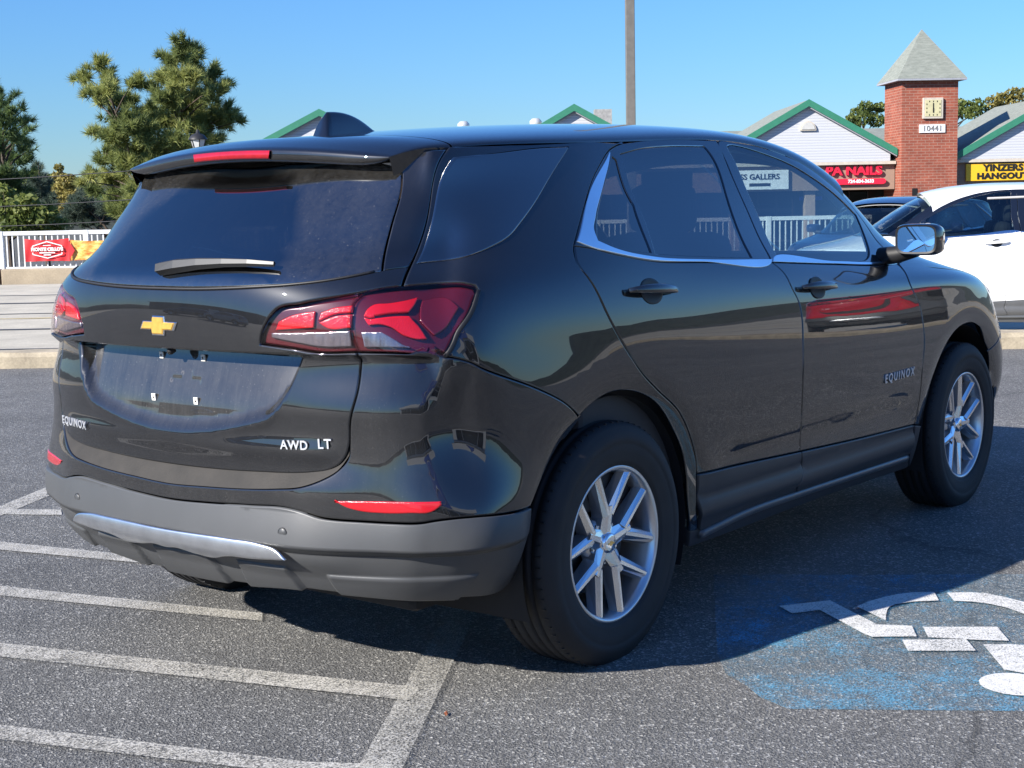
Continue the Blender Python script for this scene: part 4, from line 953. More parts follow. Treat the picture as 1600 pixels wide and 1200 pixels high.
# ---- wheels
M_SPSIDE = plain('spoke_side_grey', (.30, .31, .33), .35, .7, var=.06)  # painted spoke sides, with their shade put into a darker grey
def make_wheel():
    w = empty('wheel')
    Ro, Rr, hw = .362, .230, .113
    prof = []   # tyre section: radius, axial (outer side negative -> becomes -y)
    tread = [(-.090, .355), (-.078, .3605)]
    for gx in (-.052, -.018, .018, .052): tread += [(gx-.0055, .3620), (gx-.004, .3545), (gx+.004, .3545), (gx+.0055, .3620)]
    tread += [(.078, .3605), (.090, .355)]
    sec = [(-.086, .2235), (-.094, .228), (-.097, .238), (-.101, .241), (-.103, .250), (-.1085, .270), (-.1115, .292), (-.1105, .299), (-.1120, .301), (-.1105, .318), (-.104, .336), (-.1005, .3405), (-.0985, .346)]+tread+[(.101, .340), (.111, .30), (.110, .27), (.097, .235), (.088, .224)]
    prof = [(r_, a) for a, r_ in sec]
    Mx = Matrix.Rotation(math.pi/2, 4, 'X')      # local z -> -y : outer side is -y, so axial outer must be +z
    prof = [(r_, -a) for r_, a in prof]
    tm = MB().lathe(prof, 96, Mx); ty = tm.build('tyre', M_RUBBER, w)
    # shoulder sipes
    mb = MB()
    for k in range(72):
        th = 2*math.pi*k/72
        for s in (-1, 1):
            c = Vector((.3588*math.cos(th), s*.071, .3588*math.sin(th))); t = Vector((-math.sin(th), 0, math.cos(th))); r_ = Vector((math.cos(th), 0, math.sin(th)))
            m_ = Matrix((t, Vector((0, 1, 0)), r_)).transposed().to_4x4(); m_.translation = c; mb.box((0, 0, 0), (.0035, .030, .0050), m_)
    tbk = mb.build('tread_blocks', M_BLKPL, w); tbk['kind'] = 'stuff'
    # rim barrel and flange
    rp = [(.222, .088), (.2285, .0955), (.2315, .0955), (.2315, .091), (.226, .086), (.218, .082), (.213, .060), (.205, .030), (.198, -.02), (.205, -.085), (.22, -.09)]
    rp = [(.2335, .086), (.2335, .094), (.2300, .0965), (.2240, .0955), (.2190, .090), (.2145, .070), (.208, .035), (.200, -.02), (.206, -.085), (.222, -.09)]
    rim = MB().lathe(rp, 72, Mx); fix_normals(rim.build('rim', M_ALU, w))
    # spokes: five arms that fork
    def arm(mb, p0, p1, wf0, wf1, wb0, wb1, zf0, zf1, dep0, dep1, mat=0):
        p0, p1 = Vector((p0[0], p0[1], 0)), Vector((p1[0], p1[1], 0)); t = (p1-p0).normalized(); s = Vector((-t.y, t.x, 0)); z = Vector((0, 0, 1))
        ring = lambda p, wf, wb, zf, dp: [p-s*wb/2+z*(zf-dp), p-s*wf/2+z*(zf-.010), p-s*(wf*.14)+z*zf, p+s*(wf*.14)+z*zf, p+s*wf/2+z*(zf-.010), p+s*wb/2+z*(zf-dp)]
        vs = [Mx @ q for q in ring(p0, wf0, wb0, zf0, dep0)+ring(p1, wf1, wb1, zf1, dep1)]
        fs = [(i, (i+1) % 6, 6+(i+1) % 6, 6+i) for i in range(6)]+[tuple(range(6)), tuple(range(6, 12))[::-1]]
        for i_, f_ in enumerate(fs): mb.add(vs, [f_], mat=1 if i_ in (1, 2, 3) else 0)
    for k in range(5):
        th = math.radians(90-3+72*k); pol = lambda r_, d=0.0: (r_*math.cos(th+d), r_*math.sin(th+d))
        mb = MB()
        arm(mb, pol(.022), pol(.110), .066, .044, .078, .060, .067, .0765, .045, .045)
        for s in (-1, 1):
            arm(mb, pol(.086, s*.10), pol(.2225, s*math.radians(21.5)), .040, .029, .054, .044, .0745, .0875, .045, .034)
        fix_normals(mb.build('spoke', [M_SPSIDE, M_MACH], w))
    for k in range(5):
        th = math.radians(90-3+36+72*k); m_ = Mx @ Matrix.Translation((.057*math.cos(th), .057*math.sin(th), .040))
        MB().lathe([(.0001, .016), (.008, .016), (.0105, .011), (.0105, -.01)], 6, m_, False).build('lug_nut', M_CHROME, w)
    hubm = MB().lathe([(.0001, .048), (.060, .048), (.074, .042), (.078, .02)], 40, Mx); fix_normals(hubm.build('hub', M_ALU, w))
    cp = MB().lathe([(.0001, .0785), (.022, .078), (.029, .075), (.031, .068), (.033, .045)], 36, Mx).build('hub_cap', M_SATIN, w); fix_normals(cp)
    sm_ = [(x*.24, y*.30) for x, y in bow]
    flat_poly('cap_emblem', sm_, .0008, M_GOLD, cp, Matrix.Translation((0, -.0788, 0)) @ Matrix.Rotation(math.pi/2, 4, 'X'), .0004)
    MB().lathe([(.055, .012), (.155, .012), (.158, .009), (.158, -.010), (.055, -.010)], 48, Mx).build('brake_disc', M_DARKMET, w)
    MB().box((0, 0, 0), (.09, .06, .16), Matrix.Translation((.115, -.005, .06)) @ Matrix.Rotation(-.45, 4, 'Y'), .01).build('brake_caliper', plain('caliper_rust', (.22, .12, .08), .7, .3), w)
    return w
W0 = make_wheel(); W0.parent = CAR
def copy_tree(o, parent=None, mats=None):
    c = o.copy(); COL.objects.link(c); c.parent = parent
    if mats and c.type == 'MESH':
        for sl_ in c.material_slots:
            m = sl_.material
            if m and m.name in mats: sl_.link = 'OBJECT'; sl_.material = mats[m.name]
    for ch in o.children: copy_tree(ch, c, mats)
    return c
YW = -.888+.0965
W0.location = (0, YW, .348)
for x, s in ((2.725, 1), (0, -1), (2.725, -1)):
    q = copy_tree(W0, CAR); q.location = (x, YW*s, .348)
    if s < 0: q.rotation_euler = (0, 0, math.pi)
    else: q.rotation_euler = (0, math.radians(14), 0)
# ---- wheel wells, underbody, front end
for cx in (0.0, 2.725):
    for s in (1, -1):
        vs = []; fs = []; n = 25
        for k in range(n):
            a = math.radians(-22+224*k/(n-1)); vs += [(cx+.425*math.cos(a), -s*.865, .36+.425*math.sin(a)), (cx+.425*math.cos(a), -s*.50, .36+.425*math.sin(a))]
        fs = [(2*i, 2*i+1, 2*i+3, 2*i+2) for i in range(n-1)]+[tuple(range(1, 2*n, 2))]
        link('wheel_liner', mesh_from(vs, fs, 'wheel_liner', True), M_UNDER, CAR)
box('underbody', (1.36, 0, .29), (3.9, 1.25, .12), M_UNDER, CAR, .03); box('rear_beam', (-.50, 0, .40), (.42, 1.30, .20), M_UNDER, CAR, .03)
MB().tube([(-.55, .35, .30), (-.20, .38, .30), (.5, .30, .26)], .035, 10).build('exhaust', M_DARKMET, CAR)
box('suspension_arm', (0.02, 0, .30), (.10, 1.2, .06), M_UNDER, CAR, .01)
def half_patch(name, loop, mat, parent, **kw):
    "a panel that crosses the centre line at the front: two mirrored halves in one mesh"
    o = patch(name, loop, mat, None, gap=.0, edge=.002, **kw); q = mirrored(o); bm = bmesh.new(); bm.from_mesh(o.data); bm.from_mesh(q.data); me = bpy.data.meshes.new(name); bm.to_mesh(me); bm.free()
    bpy.data.objects.remove(o); bpy.data.objects.remove(q); n_ = link(name, me, mat, parent); me.polygons.foreach_set('use_smooth', [True]*len(me.polygons)); return n_
half_patch('front_bumper', [(13.05, 4.88), (13.6, 5.58), (14.35, 6.38), (14.6, 7.98), (14.75, 8.6), (17, 8.6), (17, .8), (13.3, .8), (13.17, 2.7), (13.12, 3.9)], M_PAINT, CAR, res=.04)
half_patch('hood', [(12.25, 10.17), (12.75, 9.83), (13.6, 9.36), (14.3, 8.96), (14.75, 8.65), (17, 8.65), (17, 10.85), (15, 10.8), (13.5, 10.75), (12.6, 10.5)], M_PAINT, CAR, res=.04)
half_patch('windscreen', [(13.70, 11.05), (15, 10.95), (17, 10.95), (17, 15.1), (14.4, 15.1), (14.02, 14.6), (13.76, 13.0)], M_WSCR, CAR, res=.06, off=-.002)
gr = half_patch('grille', [(15.0, 5.0), (15.2, 7.6), (17, 7.8), (17, 4.0), (15.4, 4.0)], M_BLKPL, CAR, res=.05, off=.004)
hlm = patch('headlamp', [(13.75, 7.6), (14.3, 8.3), (15.0, 7.9), (15.1, 7.3), (14.5, 7.0)], M_LWHITE, CAR, off=.003, res=.03); mirrored(hlm)
# ---- cabin
def soft_box(name, c, d, mat, parent, bev, M=None): return MB().box(c, d, M, bev).build(name, mat, parent)
cabin_floor = box('cabin_floor', (1.0, 0, .42), (2.9, 1.45, .06), M_SEAT, CAR)
box('cargo_floor', (-.42, 0, .70), (.62, 1.15, .04), M_SEAT, CAR); box('cargo_side', (-.38, .60, .85), (.6, .05, .45), M_SEAT, CAR); box('cargo_side', (-.38, -.60, .85), (.6, .05, .45), M_SEAT, CAR)
for s in (1, -1):
    for x0, nm in ((1.45, 'front_seat'),):
        st_ = empty(nm, (x0, s*.37, 0), 0, CAR)
        soft_box('cushion', (0, 0, .62), (.52, .50, .16), M_SEAT, st_, .05); soft_box('backrest', (-.30, 0, .93), (.15, .48, .60), M_SEAT, st_, .06, None)
        soft_box('headrest', (-.355, 0, 1.315), (.10, .27, .18), M_SEAT, st_, .045)
    soft_box('door_panel', (1.0, s*.80, .75), (2.2, .06, .62), M_DASH, CAR, .02)
rs_ = empty('rear_seat', (.42, 0, 0), 0, CAR)
soft_box('cushion', (.05, 0, .64), (.50, 1.28, .16), M_SEAT, rs_, .05); soft_box('backrest', (-.26, 0, .93), (.15, 1.28, .56), M_SEAT, rs_, .06)
for y in (.40, 0, -.40): soft_box('headrest', (-.31, y, 1.275), (.10, .26, .16), M_SEAT, rs_, .045)
mb = MB(); mb.prism([(1.95, .75), (1.95, 1.0), (2.02, 1.06), (2.45, 1.05), (2.6, .9), (2.5, .6)], (0, 1.44, 0), (0, -.72, 0)); mb.build('dashboard', M_DASH, CAR)
mb = MB(); mb.prism([(2.05, 1.055), (2.12, 1.10), (2.30, 1.10), (2.40, 1.055)], (0, .36, 0), (0, .20, 0)); mb.build('instrument_hood', M_DASH, CAR)
Ms = Matrix.Translation((1.86, .37, 1.02)) @ Matrix.Rotation(R(-65), 4, 'Y')
n = 32; mb = MB(); mb.tube([Ms @ Vector((.185*math.cos(2*math.pi*k/n), .185*math.sin(2*math.pi*k/n), 0)) for k in range(n+1)], .015, 8, False); mb.tube([Ms @ Vector((-.18, 0, 0)), Ms @ Vector((.18, 0, 0))], .02, 6); mb.tube([Ms @ Vector((0, 0, 0)), Ms @ Vector((0, 0, -.3))], .03, 6); mb.build('steering_wheel', M_DASH, CAR)
M_PAPER = plain('paper', (.75, .76, .74), .8)
MB().box((0, 0, 0), (.22, .30, .004), Matrix.Translation((2.25, -.25, 1.075)) @ Matrix.Rotation(.25, 4, 'Z')).build('dash_paper', M_PAPER, CAR)
mb = MB(); mb.tube([(.62, .66, 1.47), (.9, .665, 1.475), (1.35, .66, 1.465)], .014, 6); mb.build('grab_rail', M_HEADL, CAR)
MB().box((0, 0, 0), (.03, .24, .07), Matrix.Translation((1.72, 0, 1.43)), .012).build('rear_view_mirror', M_BLKPL, CAR)

# ================================================================== beyond the lot
B = lambda name, c, d, mat, parent, bev=0.0: MB().box(c, d, FRAME, bev).build(name, mat, parent)      # box in the street frame (r, f, z)
sheet('mall_lot', [rf(-90, 33.4), rf(90, 33.4), rf(90, 92), rf(-90, 92)], -1.5, asphalt('far_asphalt', (.11, .11, .105), (.25, .24, .22)), kind='structure')
# ---- roadside wall with drain slots, railing on top
wall = empty('roadside_wall', W(0, 31.6)); tag(wall, 'low tan concrete wall along the far side of the road', 'wall')
for i in range(-7, 8):
    r0 = i*5.2-.35
    B('wall_block', (r0+2.58, 31.75, .02), (5.13, .34, .34), M_WALLC, wall, .02)
    B('drain_slot', (r0+3.3, 31.575, -.035), (1.6, .02, .10), M_SEALD, wall)
M_RAIL = plain('white_railing_paint', (.74, .75, .74), .45, var=.08, nscale=3)
fence = empty('railing', W(0, 32.9)); tag(fence, 'white metal railing with thin balusters along the road', 'railing')
P0 = -11.14; PS = 1.87
B('ledge', (0, 32.9, -.1), (70, .5, .42), M_WALLC, fence)
for i in range(-8, 18):
    r0 = P0+i*PS
    B('post', (r0, 32.9, .52), (.115, .10, .90), M_RAIL, fence, .01)
    B('top_rail', (r0+PS/2, 32.9, .925), (PS-.12, .075, .085), M_RAIL, fence)
    B('bottom_rail', (r0+PS/2, 32.9, .165), (PS-.12, .05, .05), M_RAIL, fence)
bal = MB().box((0, 0, 0), (.026, .026, .695)).mesh('baluster'); bal.materials.append(M_RAIL)
for i in range(-6, 15):
    for k in range(1, 15):
        o = bpy.data.objects.new('baluster', bal); COL.objects.link(o); o.parent = fence
        o.matrix_parent_inverse = Matrix(); p = W(P0+i*PS+k*PS/15, 32.9, .537)-W(0, 32.9); o.location = p; o.rotation_euler = (0, 0, FROT)
for o in fence.children:
    if not o.name.startswith('baluster'): o.matrix_parent_inverse = Matrix.Translation(-fence.location)
for o in wall.children: o.matrix_parent_inverse = Matrix.Translation(-wall.location)
def grp(name, loc, label=None, cat=None, group=None):
    e = empty(name, loc); tag(e, label, cat, group); return e
def settle(root):
    "children were modelled in world coordinates: keep them there"
    iv = Matrix.Translation(-Vector(root.location))
    for o in root.children: o.matrix_parent_inverse = iv
# ---- banner tied to the railing
def wavy(name, r0, r1, z0, z1, f, mat, parent, amp=.012, n=40, m=8, skew=None):
    vs = []; fs = []
    for i in range(n+1):
        for j in range(m+1):
            s, t = i/n, j/m; r_ = r0+(r1-r0)*s; zt = z1-.035*math.sin(math.pi*s)*1.0; zb = z0+.012*math.sin(3*s)
            vs.append(W(r_, f+amp*math.sin(9*s+2.5*t)+amp*.6*math.sin(23*s-4*t), zb+(zt-zb)*t))
    for i in range(n):
        for j in range(m): fs.append((i*(m+1)+j, (i+1)*(m+1)+j, (i+1)*(m+1)+j+1, i*(m+1)+j+1))
    return link(name, mesh_from(vs, fs, name, True), mat, parent)
ban = grp('banner', W(-9.9, 32.8), 'red pizza banner with white hexagon lettering tied to the white railing', 'banner')
M_BRED = plain('banner_red', (.62, .025, .03), .55, var=.10); M_BWHITE = plain('banner_white', (.80, .78, .75), .55)
m_, nt, b = nmat('banner_food'); co = obco(nt); c_ = ramp(nt, noise(nt, obco(nt, (2, 2, 7)), 2.6, 5, .7), [(.30, (.42, .05, .02)), (.45, (.72, .30, .05)), (.55, (.80, .52, .13)), (.70, (.80, .66, .30))]); nt.links.new(c_, b.inputs['Base Color']); b.inputs['Roughness'].default_value = .5
wavy('red_panel', -10.60, -9.62, .30, .80, 32.80, M_BRED, ban)
wavy('food_panel', -9.62, -8.55, .31, .765, 32.805, m_, ban)
MB().add([W(-9.63, 32.775, .315), W(-9.50, 32.775, .53), W(-9.63, 32.775, .77)], [(0, 1, 2)]).build('red_tip', M_BRED, ban)
hx = [(-10.42, .64), (-10.42, .46), (-10.10, .375), (-9.78, .46), (-9.78, .64), (-10.10, .735)]
mb = MB()
for i in range(6):
    a, c_ = Vector(hx[i]), Vector(hx[(i+1) % 6]); t = (c_-a).normalized(); n2 = Vector((-t.y, t.x))*.011
    if i in (0, 3): 
        for s0, s1 in ((0, .22), (.78, 1)):
            p, q = a.lerp(c_, s0), a.lerp(c_, s1); mb.add([W(x.x, 32.770, x.y) for x in (p-n2, q-n2, q+n2, p+n2)], [(0, 1, 2, 3)])
    else: mb.add([W(x.x, 32.770, x.y) for x in (a-n2, c_-n2, c_+n2, a+n2)], [(0, 1, 2, 3)])
mb.build('hexagon_outline', M_BWHITE, ban)
text('lettering', "MONTE CELLO'S", .098, M_BWHITE, ban, W(-10.10, 32.765, .565), RT, (0, 0, 1), .002, .006, .95)
for z_, w_, h_ in ((.492, .34, .026), (.445, .16, .024), (.652, .17, .016)): B('small_print', (-10.10, 32.765, z_), (w_, .004, h_), M_BWHITE, ban)      # lines too small to read
settle(ban)
# cars in the lower lot seen through the railing stay simple copies (placed at the end)
# ---- light pole
M_POLE = plain('weathered_pole_steel', (.155, .145, .13), .65, .3, var=.18, nscale=8)
lp = grp('light_pole', W(2.54, 31, -.12), 'tall grey square light pole rising behind the SUV roof', 'light pole')
MB().box((2.54, 31, 4.4), (.185, .185, 9.0), FRAME, .012).build('shaft', M_POLE, lp); B('base_plate', (2.54, 31, 0.0), (.5, .5, .28), M_WALLC, lp, .03)
B('lamp_arm', (2.54, 31.5, 8.8), (.08, 1.2, .08), M_POLE, lp); B('lamp_head', (2.54, 32.3, 8.8), (.4, .7, .16), M_POLE, lp, .03); settle(lp)
# ---- lantern among the trees
M_LANT = plain('black_lantern_iron', (.02, .02, .022), .5); M_FROST = plain('lantern_glass', (.55, .56, .55), .3, var=.1)
ll = grp('street_lantern', W(-7.36, 36, -1.5), 'black street lantern with pale panes in front of the pine', 'street lamp')
Tm = lambda r_, f, z: Matrix.Translation(W(r_, f, z))
MB().lathe([(.16, 0), (.16, .25), (.08, .35), (.055, .6), (.045, 4.1), (.08, 4.2), (.03, 4.22)], 16, Tm(-7.36, 36, -1.5)).build('post', M_LANT, ll)
MB().lathe([(.10, 2.74), (.185, 3.02)], 6, Tm(-7.36, 36, 0), False).build('glass', M_FROST, ll)
mb = MB()
for k in range(6):
    a = math.pi*2*k/6; mb.tube([W(-7.36, 36, 2.73)+Vector((.102*math.cos(a), .102*math.sin(a), 0)), W(-7.36, 36, 3.03)+Vector((.19*math.cos(a), .19*math.sin(a), 0))], .012, 5)
mb.build('cage', M_LANT, ll)
MB().lathe([(.23, 3.02), (.22, 3.05), (.15, 3.13), (.05, 3.17), (.03, 3.24), (.001, 3.27)], 12, Tm(-7.36, 36, 0)).build('cap', M_LANT, ll); settle(ll)

# ---- the strip mall
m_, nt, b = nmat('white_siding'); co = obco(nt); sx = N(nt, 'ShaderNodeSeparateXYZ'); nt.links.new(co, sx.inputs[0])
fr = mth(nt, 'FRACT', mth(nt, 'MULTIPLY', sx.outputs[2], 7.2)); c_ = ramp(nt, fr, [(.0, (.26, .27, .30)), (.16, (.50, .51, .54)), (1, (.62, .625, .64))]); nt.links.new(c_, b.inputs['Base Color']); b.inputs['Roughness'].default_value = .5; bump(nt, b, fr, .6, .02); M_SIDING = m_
M_GREEN = plain('green_trim', (.035, .19, .115), .5, var=.1); M_SHADOWBD = plain('soffit_grey', (.32, .33, .36), .7)
m_, nt, b = nmat('grey_shingles'); co = obco(nt); c_ = ramp(nt, noise(nt, obco(nt, (1.2, 1.2, 5)), 2.2, 6, .75), [(.3, (.15, .165, .14)), (.7, (.27, .285, .245))]); nt.links.new(c_, b.inputs['Base Color']); b.inputs['Roughness'].default_value = .9; M_SHING = m_
m_, nt, b = nmat('red_brick'); tc = N(nt, 'ShaderNodeTexCoord'); br = N(nt, 'ShaderNodeTexBrick'); br.inputs['Scale'].default_value = 1.0; br.inputs['Brick Width'].default_value = .42; br.inputs['Row Height'].default_value = .14; br.inputs['Mortar Size'].default_value = .014
br.inputs['Color1'].default_value = (.31, .088, .052, 1); br.inputs['Color2'].default_value = (.25, .062, .036, 1); br.inputs['Mortar'].default_value = (.34, .20, .15, 1)
vm = N(nt, 'ShaderNodeCombineXYZ'); s3 = N(nt, 'ShaderNodeSeparateXYZ'); nt.links.new(tc.outputs['Object'], s3.inputs[0]); nt.links.new(mth(nt, 'ADD', s3.outputs[0], s3.outputs[1]), vm.inputs[0]); nt.links.new(s3.outputs[2], vm.inputs[1]); nt.links.new(vm.outputs[0], br.inputs['Vector'])
c_ = mixc(nt, 1.0, br.outputs['Color'], ramp(nt, noise(nt, tc.outputs['Object'], 1.8, 7, .75), [(.3, (.72, .72, .72)), (.7, (1.25, 1.2, 1.15))]), 'MULTIPLY'); nt.links.new(c_, b.inputs['Base Color']); b.inputs['Roughness'].default_value = .85; bump(nt, b, br.outputs['Fac'], -.4, .01); M_BRICK = m_
M_FASC = plain('tan_fascia', (.30, .205, .15), .8, var=.08); M_STONE = plain('tan_column', (.36, .25, .18), .85, var=.15, nscale=3)
M_SHOP = glass('shop_glass', (.12, .13, .13)); M_SHOPIN = plain('shop_interior', (.035, .033, .03), .9); M_CREAM = plain('cream_vent', (.62, .56, .42), .6); M_BEIGE = plain('beige_band', (.52, .46, .38), .7)
mall = grp('strip_mall', W(0, 80, -1.5), 'long strip mall with white siding gables and green eaves behind the road', 'building')
FM = 78.0
B('rear_wall', (12, 88, .5), (52, 14, 4.0), M_SHOPIN, mall)
B('fascia', (2.6, 79.0, 2.4), (35.1, 1.0, 1.3), M_FASC, mall); B('fascia', (31.1, 79.0, 2.4), (15.9, 1.0, 1.3), M_FASC, mall)
B('soffit_band', (2.6, 78.35, 3.12), (35.1, .25, .16), M_BEIGE, mall); B('soffit_band', (31.1, 78.35, 3.12), (15.9, .25, .16), M_BEIGE, mall)
# main roof
mb = MB(); mb.prism([(78.4, 3.25), (88.5, 5.35), (98, 3.25)], RT*54, W(-15, 0), (FW, (0, 0, 1))); fix_normals(mb.build('main_roof', M_SHING, mall))
GB = [(-9.65, 5.1, .50), (3.48, 4.58, .565), (15.57, 4.58, .565), (28.4, 5.2, .555)]
for gr_, hw_, sl_ in GB:
    zt = 6.42; ze = zt-hw_*sl_
    g = MB().prism([(gr_-hw_+.3, 3.16), (gr_+hw_-.3, 3.16), (gr_+hw_-.3, zt-.25-(hw_-.3)*sl_), (gr_, zt-.25), (gr_-hw_+.3, zt-.25-(hw_-.3)*sl_)], FW*.3, W(0, FM+.25), (RT, (0, 0, 1))).build('gable', M_SIDING, mall); fix_normals(g)
    for s in (-1, 1):
        # rake boards, a soffit behind them and the roof slope running back
        q = [(gr_, zt), (gr_+s*hw_, ze), (gr_+s*hw_, ze-.36), (gr_, zt-.36)]
        fix_normals(MB().prism(q, FW*.12, W(0, FM-.05), (RT, (0, 0, 1))).build('rake_board', M_GREEN, g))
        q = [(gr_, zt-.02), (gr_+s*hw_, ze-.02), (gr_+s*hw_, ze-.16), (gr_, zt-.16)]
        fix_normals(MB().prism(q, FW*10.1, W(0, FM), (RT, (0, 0, 1))).build('gable_roof', M_SHING, g))
        fix_normals(MB().prism([(gr_, zt-.36), (gr_+s*hw_, ze-.36), (gr_+s*hw_, ze-.42), (gr_, zt-.42)], FW*.2, W(0, FM+.03), (RT, (0, 0, 1))).build('soffit', M_SHADOWBD, g))
    half = [(gr_+.42*math.cos(math.pi*k/12), 4.83+.48*math.sin(math.pi*k/12)) for k in range(13)]; half2 = [(gr_+.34*math.cos(math.pi*k/12), 4.89+.36*math.sin(math.pi*k/12)) for k in range(13)]
    v_ = fix_normals(MB().prism(half, FW*.12, W(0, FM+.14), (RT, (0, 0, 1))).build('attic_vent', M_BEIGE, g)); fix_normals(MB().prism(half2, FW*.04, W(0, FM+.11), (RT, (0, 0, 1))).build('vent_louvre', plain('louvre', (.50, .49, .46), .6), v_))
# shopfronts
for i in range(-3, 10):
    r0 = i*3.9+.2
    if 19 < r0 < 23.5: continue
    B('column', (r0, 79.0, .12), (.55, .55, 3.25), M_STONE, mall, .02)
    for k in range(3):
        rr_ = r0+.95+k*1.0
        B('window', (rr_, 80.6, .35), (.96, .05, 2.6), M_SHOP, mall)
        B('mullion', (rr_+.49, 80.55, .35), (.06, .1, 2.7), M_LANT, mall)
B('shop_floor', (12, 80.0, -1.45), (54, 2.6, .12), M_WALLC, mall)
for r_, z_, h_ in ((-2.41, 4.35, 1.62), (1.60, 4.35, 1.70)):
    MB().lathe([(.22, 0), (.22, h_-.45), (.34, h_-.42), (.34, h_-.15), (.20, h_), (.001, h_+.02)], 16, Tm(r_, 84, z_)).build('roof_vent', plain('vent_metal', (.62, .63, .62), .4, .4), mall)
B('roof_unit', (5.45, 86, 5.6), (.98, 1.0, 1.95), plain('roof_unit_metal', (.34, .33, .31), .6, .2, var=.3), mall); B('sign_light', (16.0, 79.6, 1.35), (1.2, .06, .2), plain('blue_neon_panel', (.05, .06, .55), .4), mall)
settle(mall)
# shop signs
def sign(label, loc): return grp('shop_sign', loc, label, 'sign', 'shop signs on the strip mall')
M_SRED = plain('sign_red', (.72, .018, .05), .4, var=.08); M_SWHITE = plain('sign_white', (.80, .80, .78), .45); M_SYEL = plain('sign_yellow', (.80, .46, .02), .5, var=.05); M_SBLK = plain('sign_black', (.015, .014, .012), .5)
s1 = sign('red raised letters PA NAILS with a phone number below, on the tan fascia', W(18, 78.4, 2.5))
text('letters', 'PA NAILS', .64, M_SRED, s1, W(18.0, 78.40, 2.72), RT, (0, 0, 1), .06, .026, 1.0, .0, 1.12)
pl = [(17.25+.17, 2.03)]+[(19.50+.19*math.sin(math.pi*k/8), 2.17-.15*math.cos(math.pi*k/8)) for k in range(9)]+[(17.25-.19*math.sin(math.pi*k/8), 2.17+.15*math.cos(math.pi*k/8)) for k in range(9)]
fix_normals(MB().prism([(p[0]-.02, p[1]) for p in pl[1:]], FW*.14, W(0, 78.33), (RT, (0, 0, 1))).build('phone_plate', M_SRED, s1))
text('phone_number', '724-834-3633', .24, M_SWHITE, s1, W(18.36, 78.32, 2.175), RT, (0, 0, 1), .01, .010); settle(s1)
s2 = sign("yellow shop board reading YINZERS HANGOUT in black slab letters", W(25.6, 78.4, 2.5))
B('board', (25.75, 78.40, 2.52), (3.85, .14, .88), M_SYEL, s2, .01)
text('letters', 'YINZERS', .46, M_SBLK, s2, W(25.75, 78.32, 2.73), RT, (0, 0, 1), .015, .022, 1.05, 0, 1.12); text('letters', 'HANGOUT', .42, M_SBLK, s2, W(25.72, 78.32, 2.31), RT, (0, 0, 1), .015, .022, 1.08, 0, 1.2); settle(s2)
s3_ = sign('white shop board with dark lettering seen through the front door window', W(13.2, 78.4, 2.4))
B('board', (13.1, 78.40, 2.35), (3.0, .12, 1.0), M_SWHITE, s3_, .01); text('letters', 'SS GALLERS', .40, M_SBLK, s3_, W(13.1, 78.33, 2.5), RT, (0, 0, 1), .01, .008); B('small_print', (13.1, 78.335, 2.10), (1.1, .012, .16), M_SBLK, s3_); settle(s3_)
# ---- clock tower
tw = grp('clock_tower', W(21.6, 79, -1.5), 'square red brick clock tower with a grey pyramid roof', 'tower')
TC = 21.62; th_ = 1.46; f0 = 77.6
Mt = FRAME @ Matrix.Translation((TC, f0+th_, 0)) @ Matrix.Rotation(R(3.0), 4, 'Z')
sh_ = MB().box((0, 0, 2.9), (2*th_, 2*th_, 8.8)).mesh('brick_shaft'); o = link('brick_shaft', sh_, M_BRICK, tw); o.matrix_world = Mt
pz = 7.30; e_ = th_+.34
mb = MB(); mb.add([(-e_, -e_, pz), (e_, -e_, pz), (e_, e_, pz), (-e_, e_, pz), (0, 0, 9.95)], [(0, 1, 4), (1, 2, 4), (2, 3, 4), (3, 0, 4), (3, 2, 1, 0)]); me = mb.mesh('roof'); me.transform(Mt); link('pyramid_roof', me, M_SHING, tw)
mb = MB(); mb.box((0, 0, pz-.05), (2*e_, 2*e_, .09), Mt); mb.build('eaves', M_SHADOWBD, tw)
FT = Mt @ Matrix.Translation((0, -th_, 0))
def onface(nm, c, d, mat, par, bev=0.0): return MB().box(c, d, FT, bev).build(nm, mat, par)
ck = onface('clock', (.13, -.06, 5.81), (1.06, .12, 1.06), M_BEIGE, tw, .02); onface('clock_face', (.13, -.125, 5.81), (.84, .02, .84), plain('clock_face', (.55, .50, .29), .6), ck)
for k in range(12):
    a = 2*math.pi*k/12; c_ = (max(-.34, min(.34, .40*math.sin(a))), max(-.34, min(.34, .40*math.cos(a)))); onface('hour_mark', (.13+c_[0], -.14, 5.81+c_[1]), (.04, .01, .07), M_SBLK, ck)
onface('clock_hand', (.13, -.145, 5.92), (.05, .01, .30), M_SBLK, ck); onface('clock_hand', (.135, -.147, 5.70), (.06, .01, .24), M_SBLK, ck)
npz = onface('number_plate', (.12, -.03, 4.78), (1.36, .06, .42), M_SWHITE, tw, .01)
me = text_mesh('10441', .40, .01, .004, 1.05); me.transform(FT @ Matrix.Translation((.12, -.07, 4.78)) @ Matrix.Rotation(math.pi/2, 4, 'X')); link('number', me, plain('number_grey', (.22, .21, .2), .5), npz)
for x in (-.75, .55): onface('slot_window', (x, -.005, 1.55), (.26, .05, .42), M_SEALD, tw)
for o in tw.children: o.matrix_parent_inverse = Matrix.Translation(-tw.location)

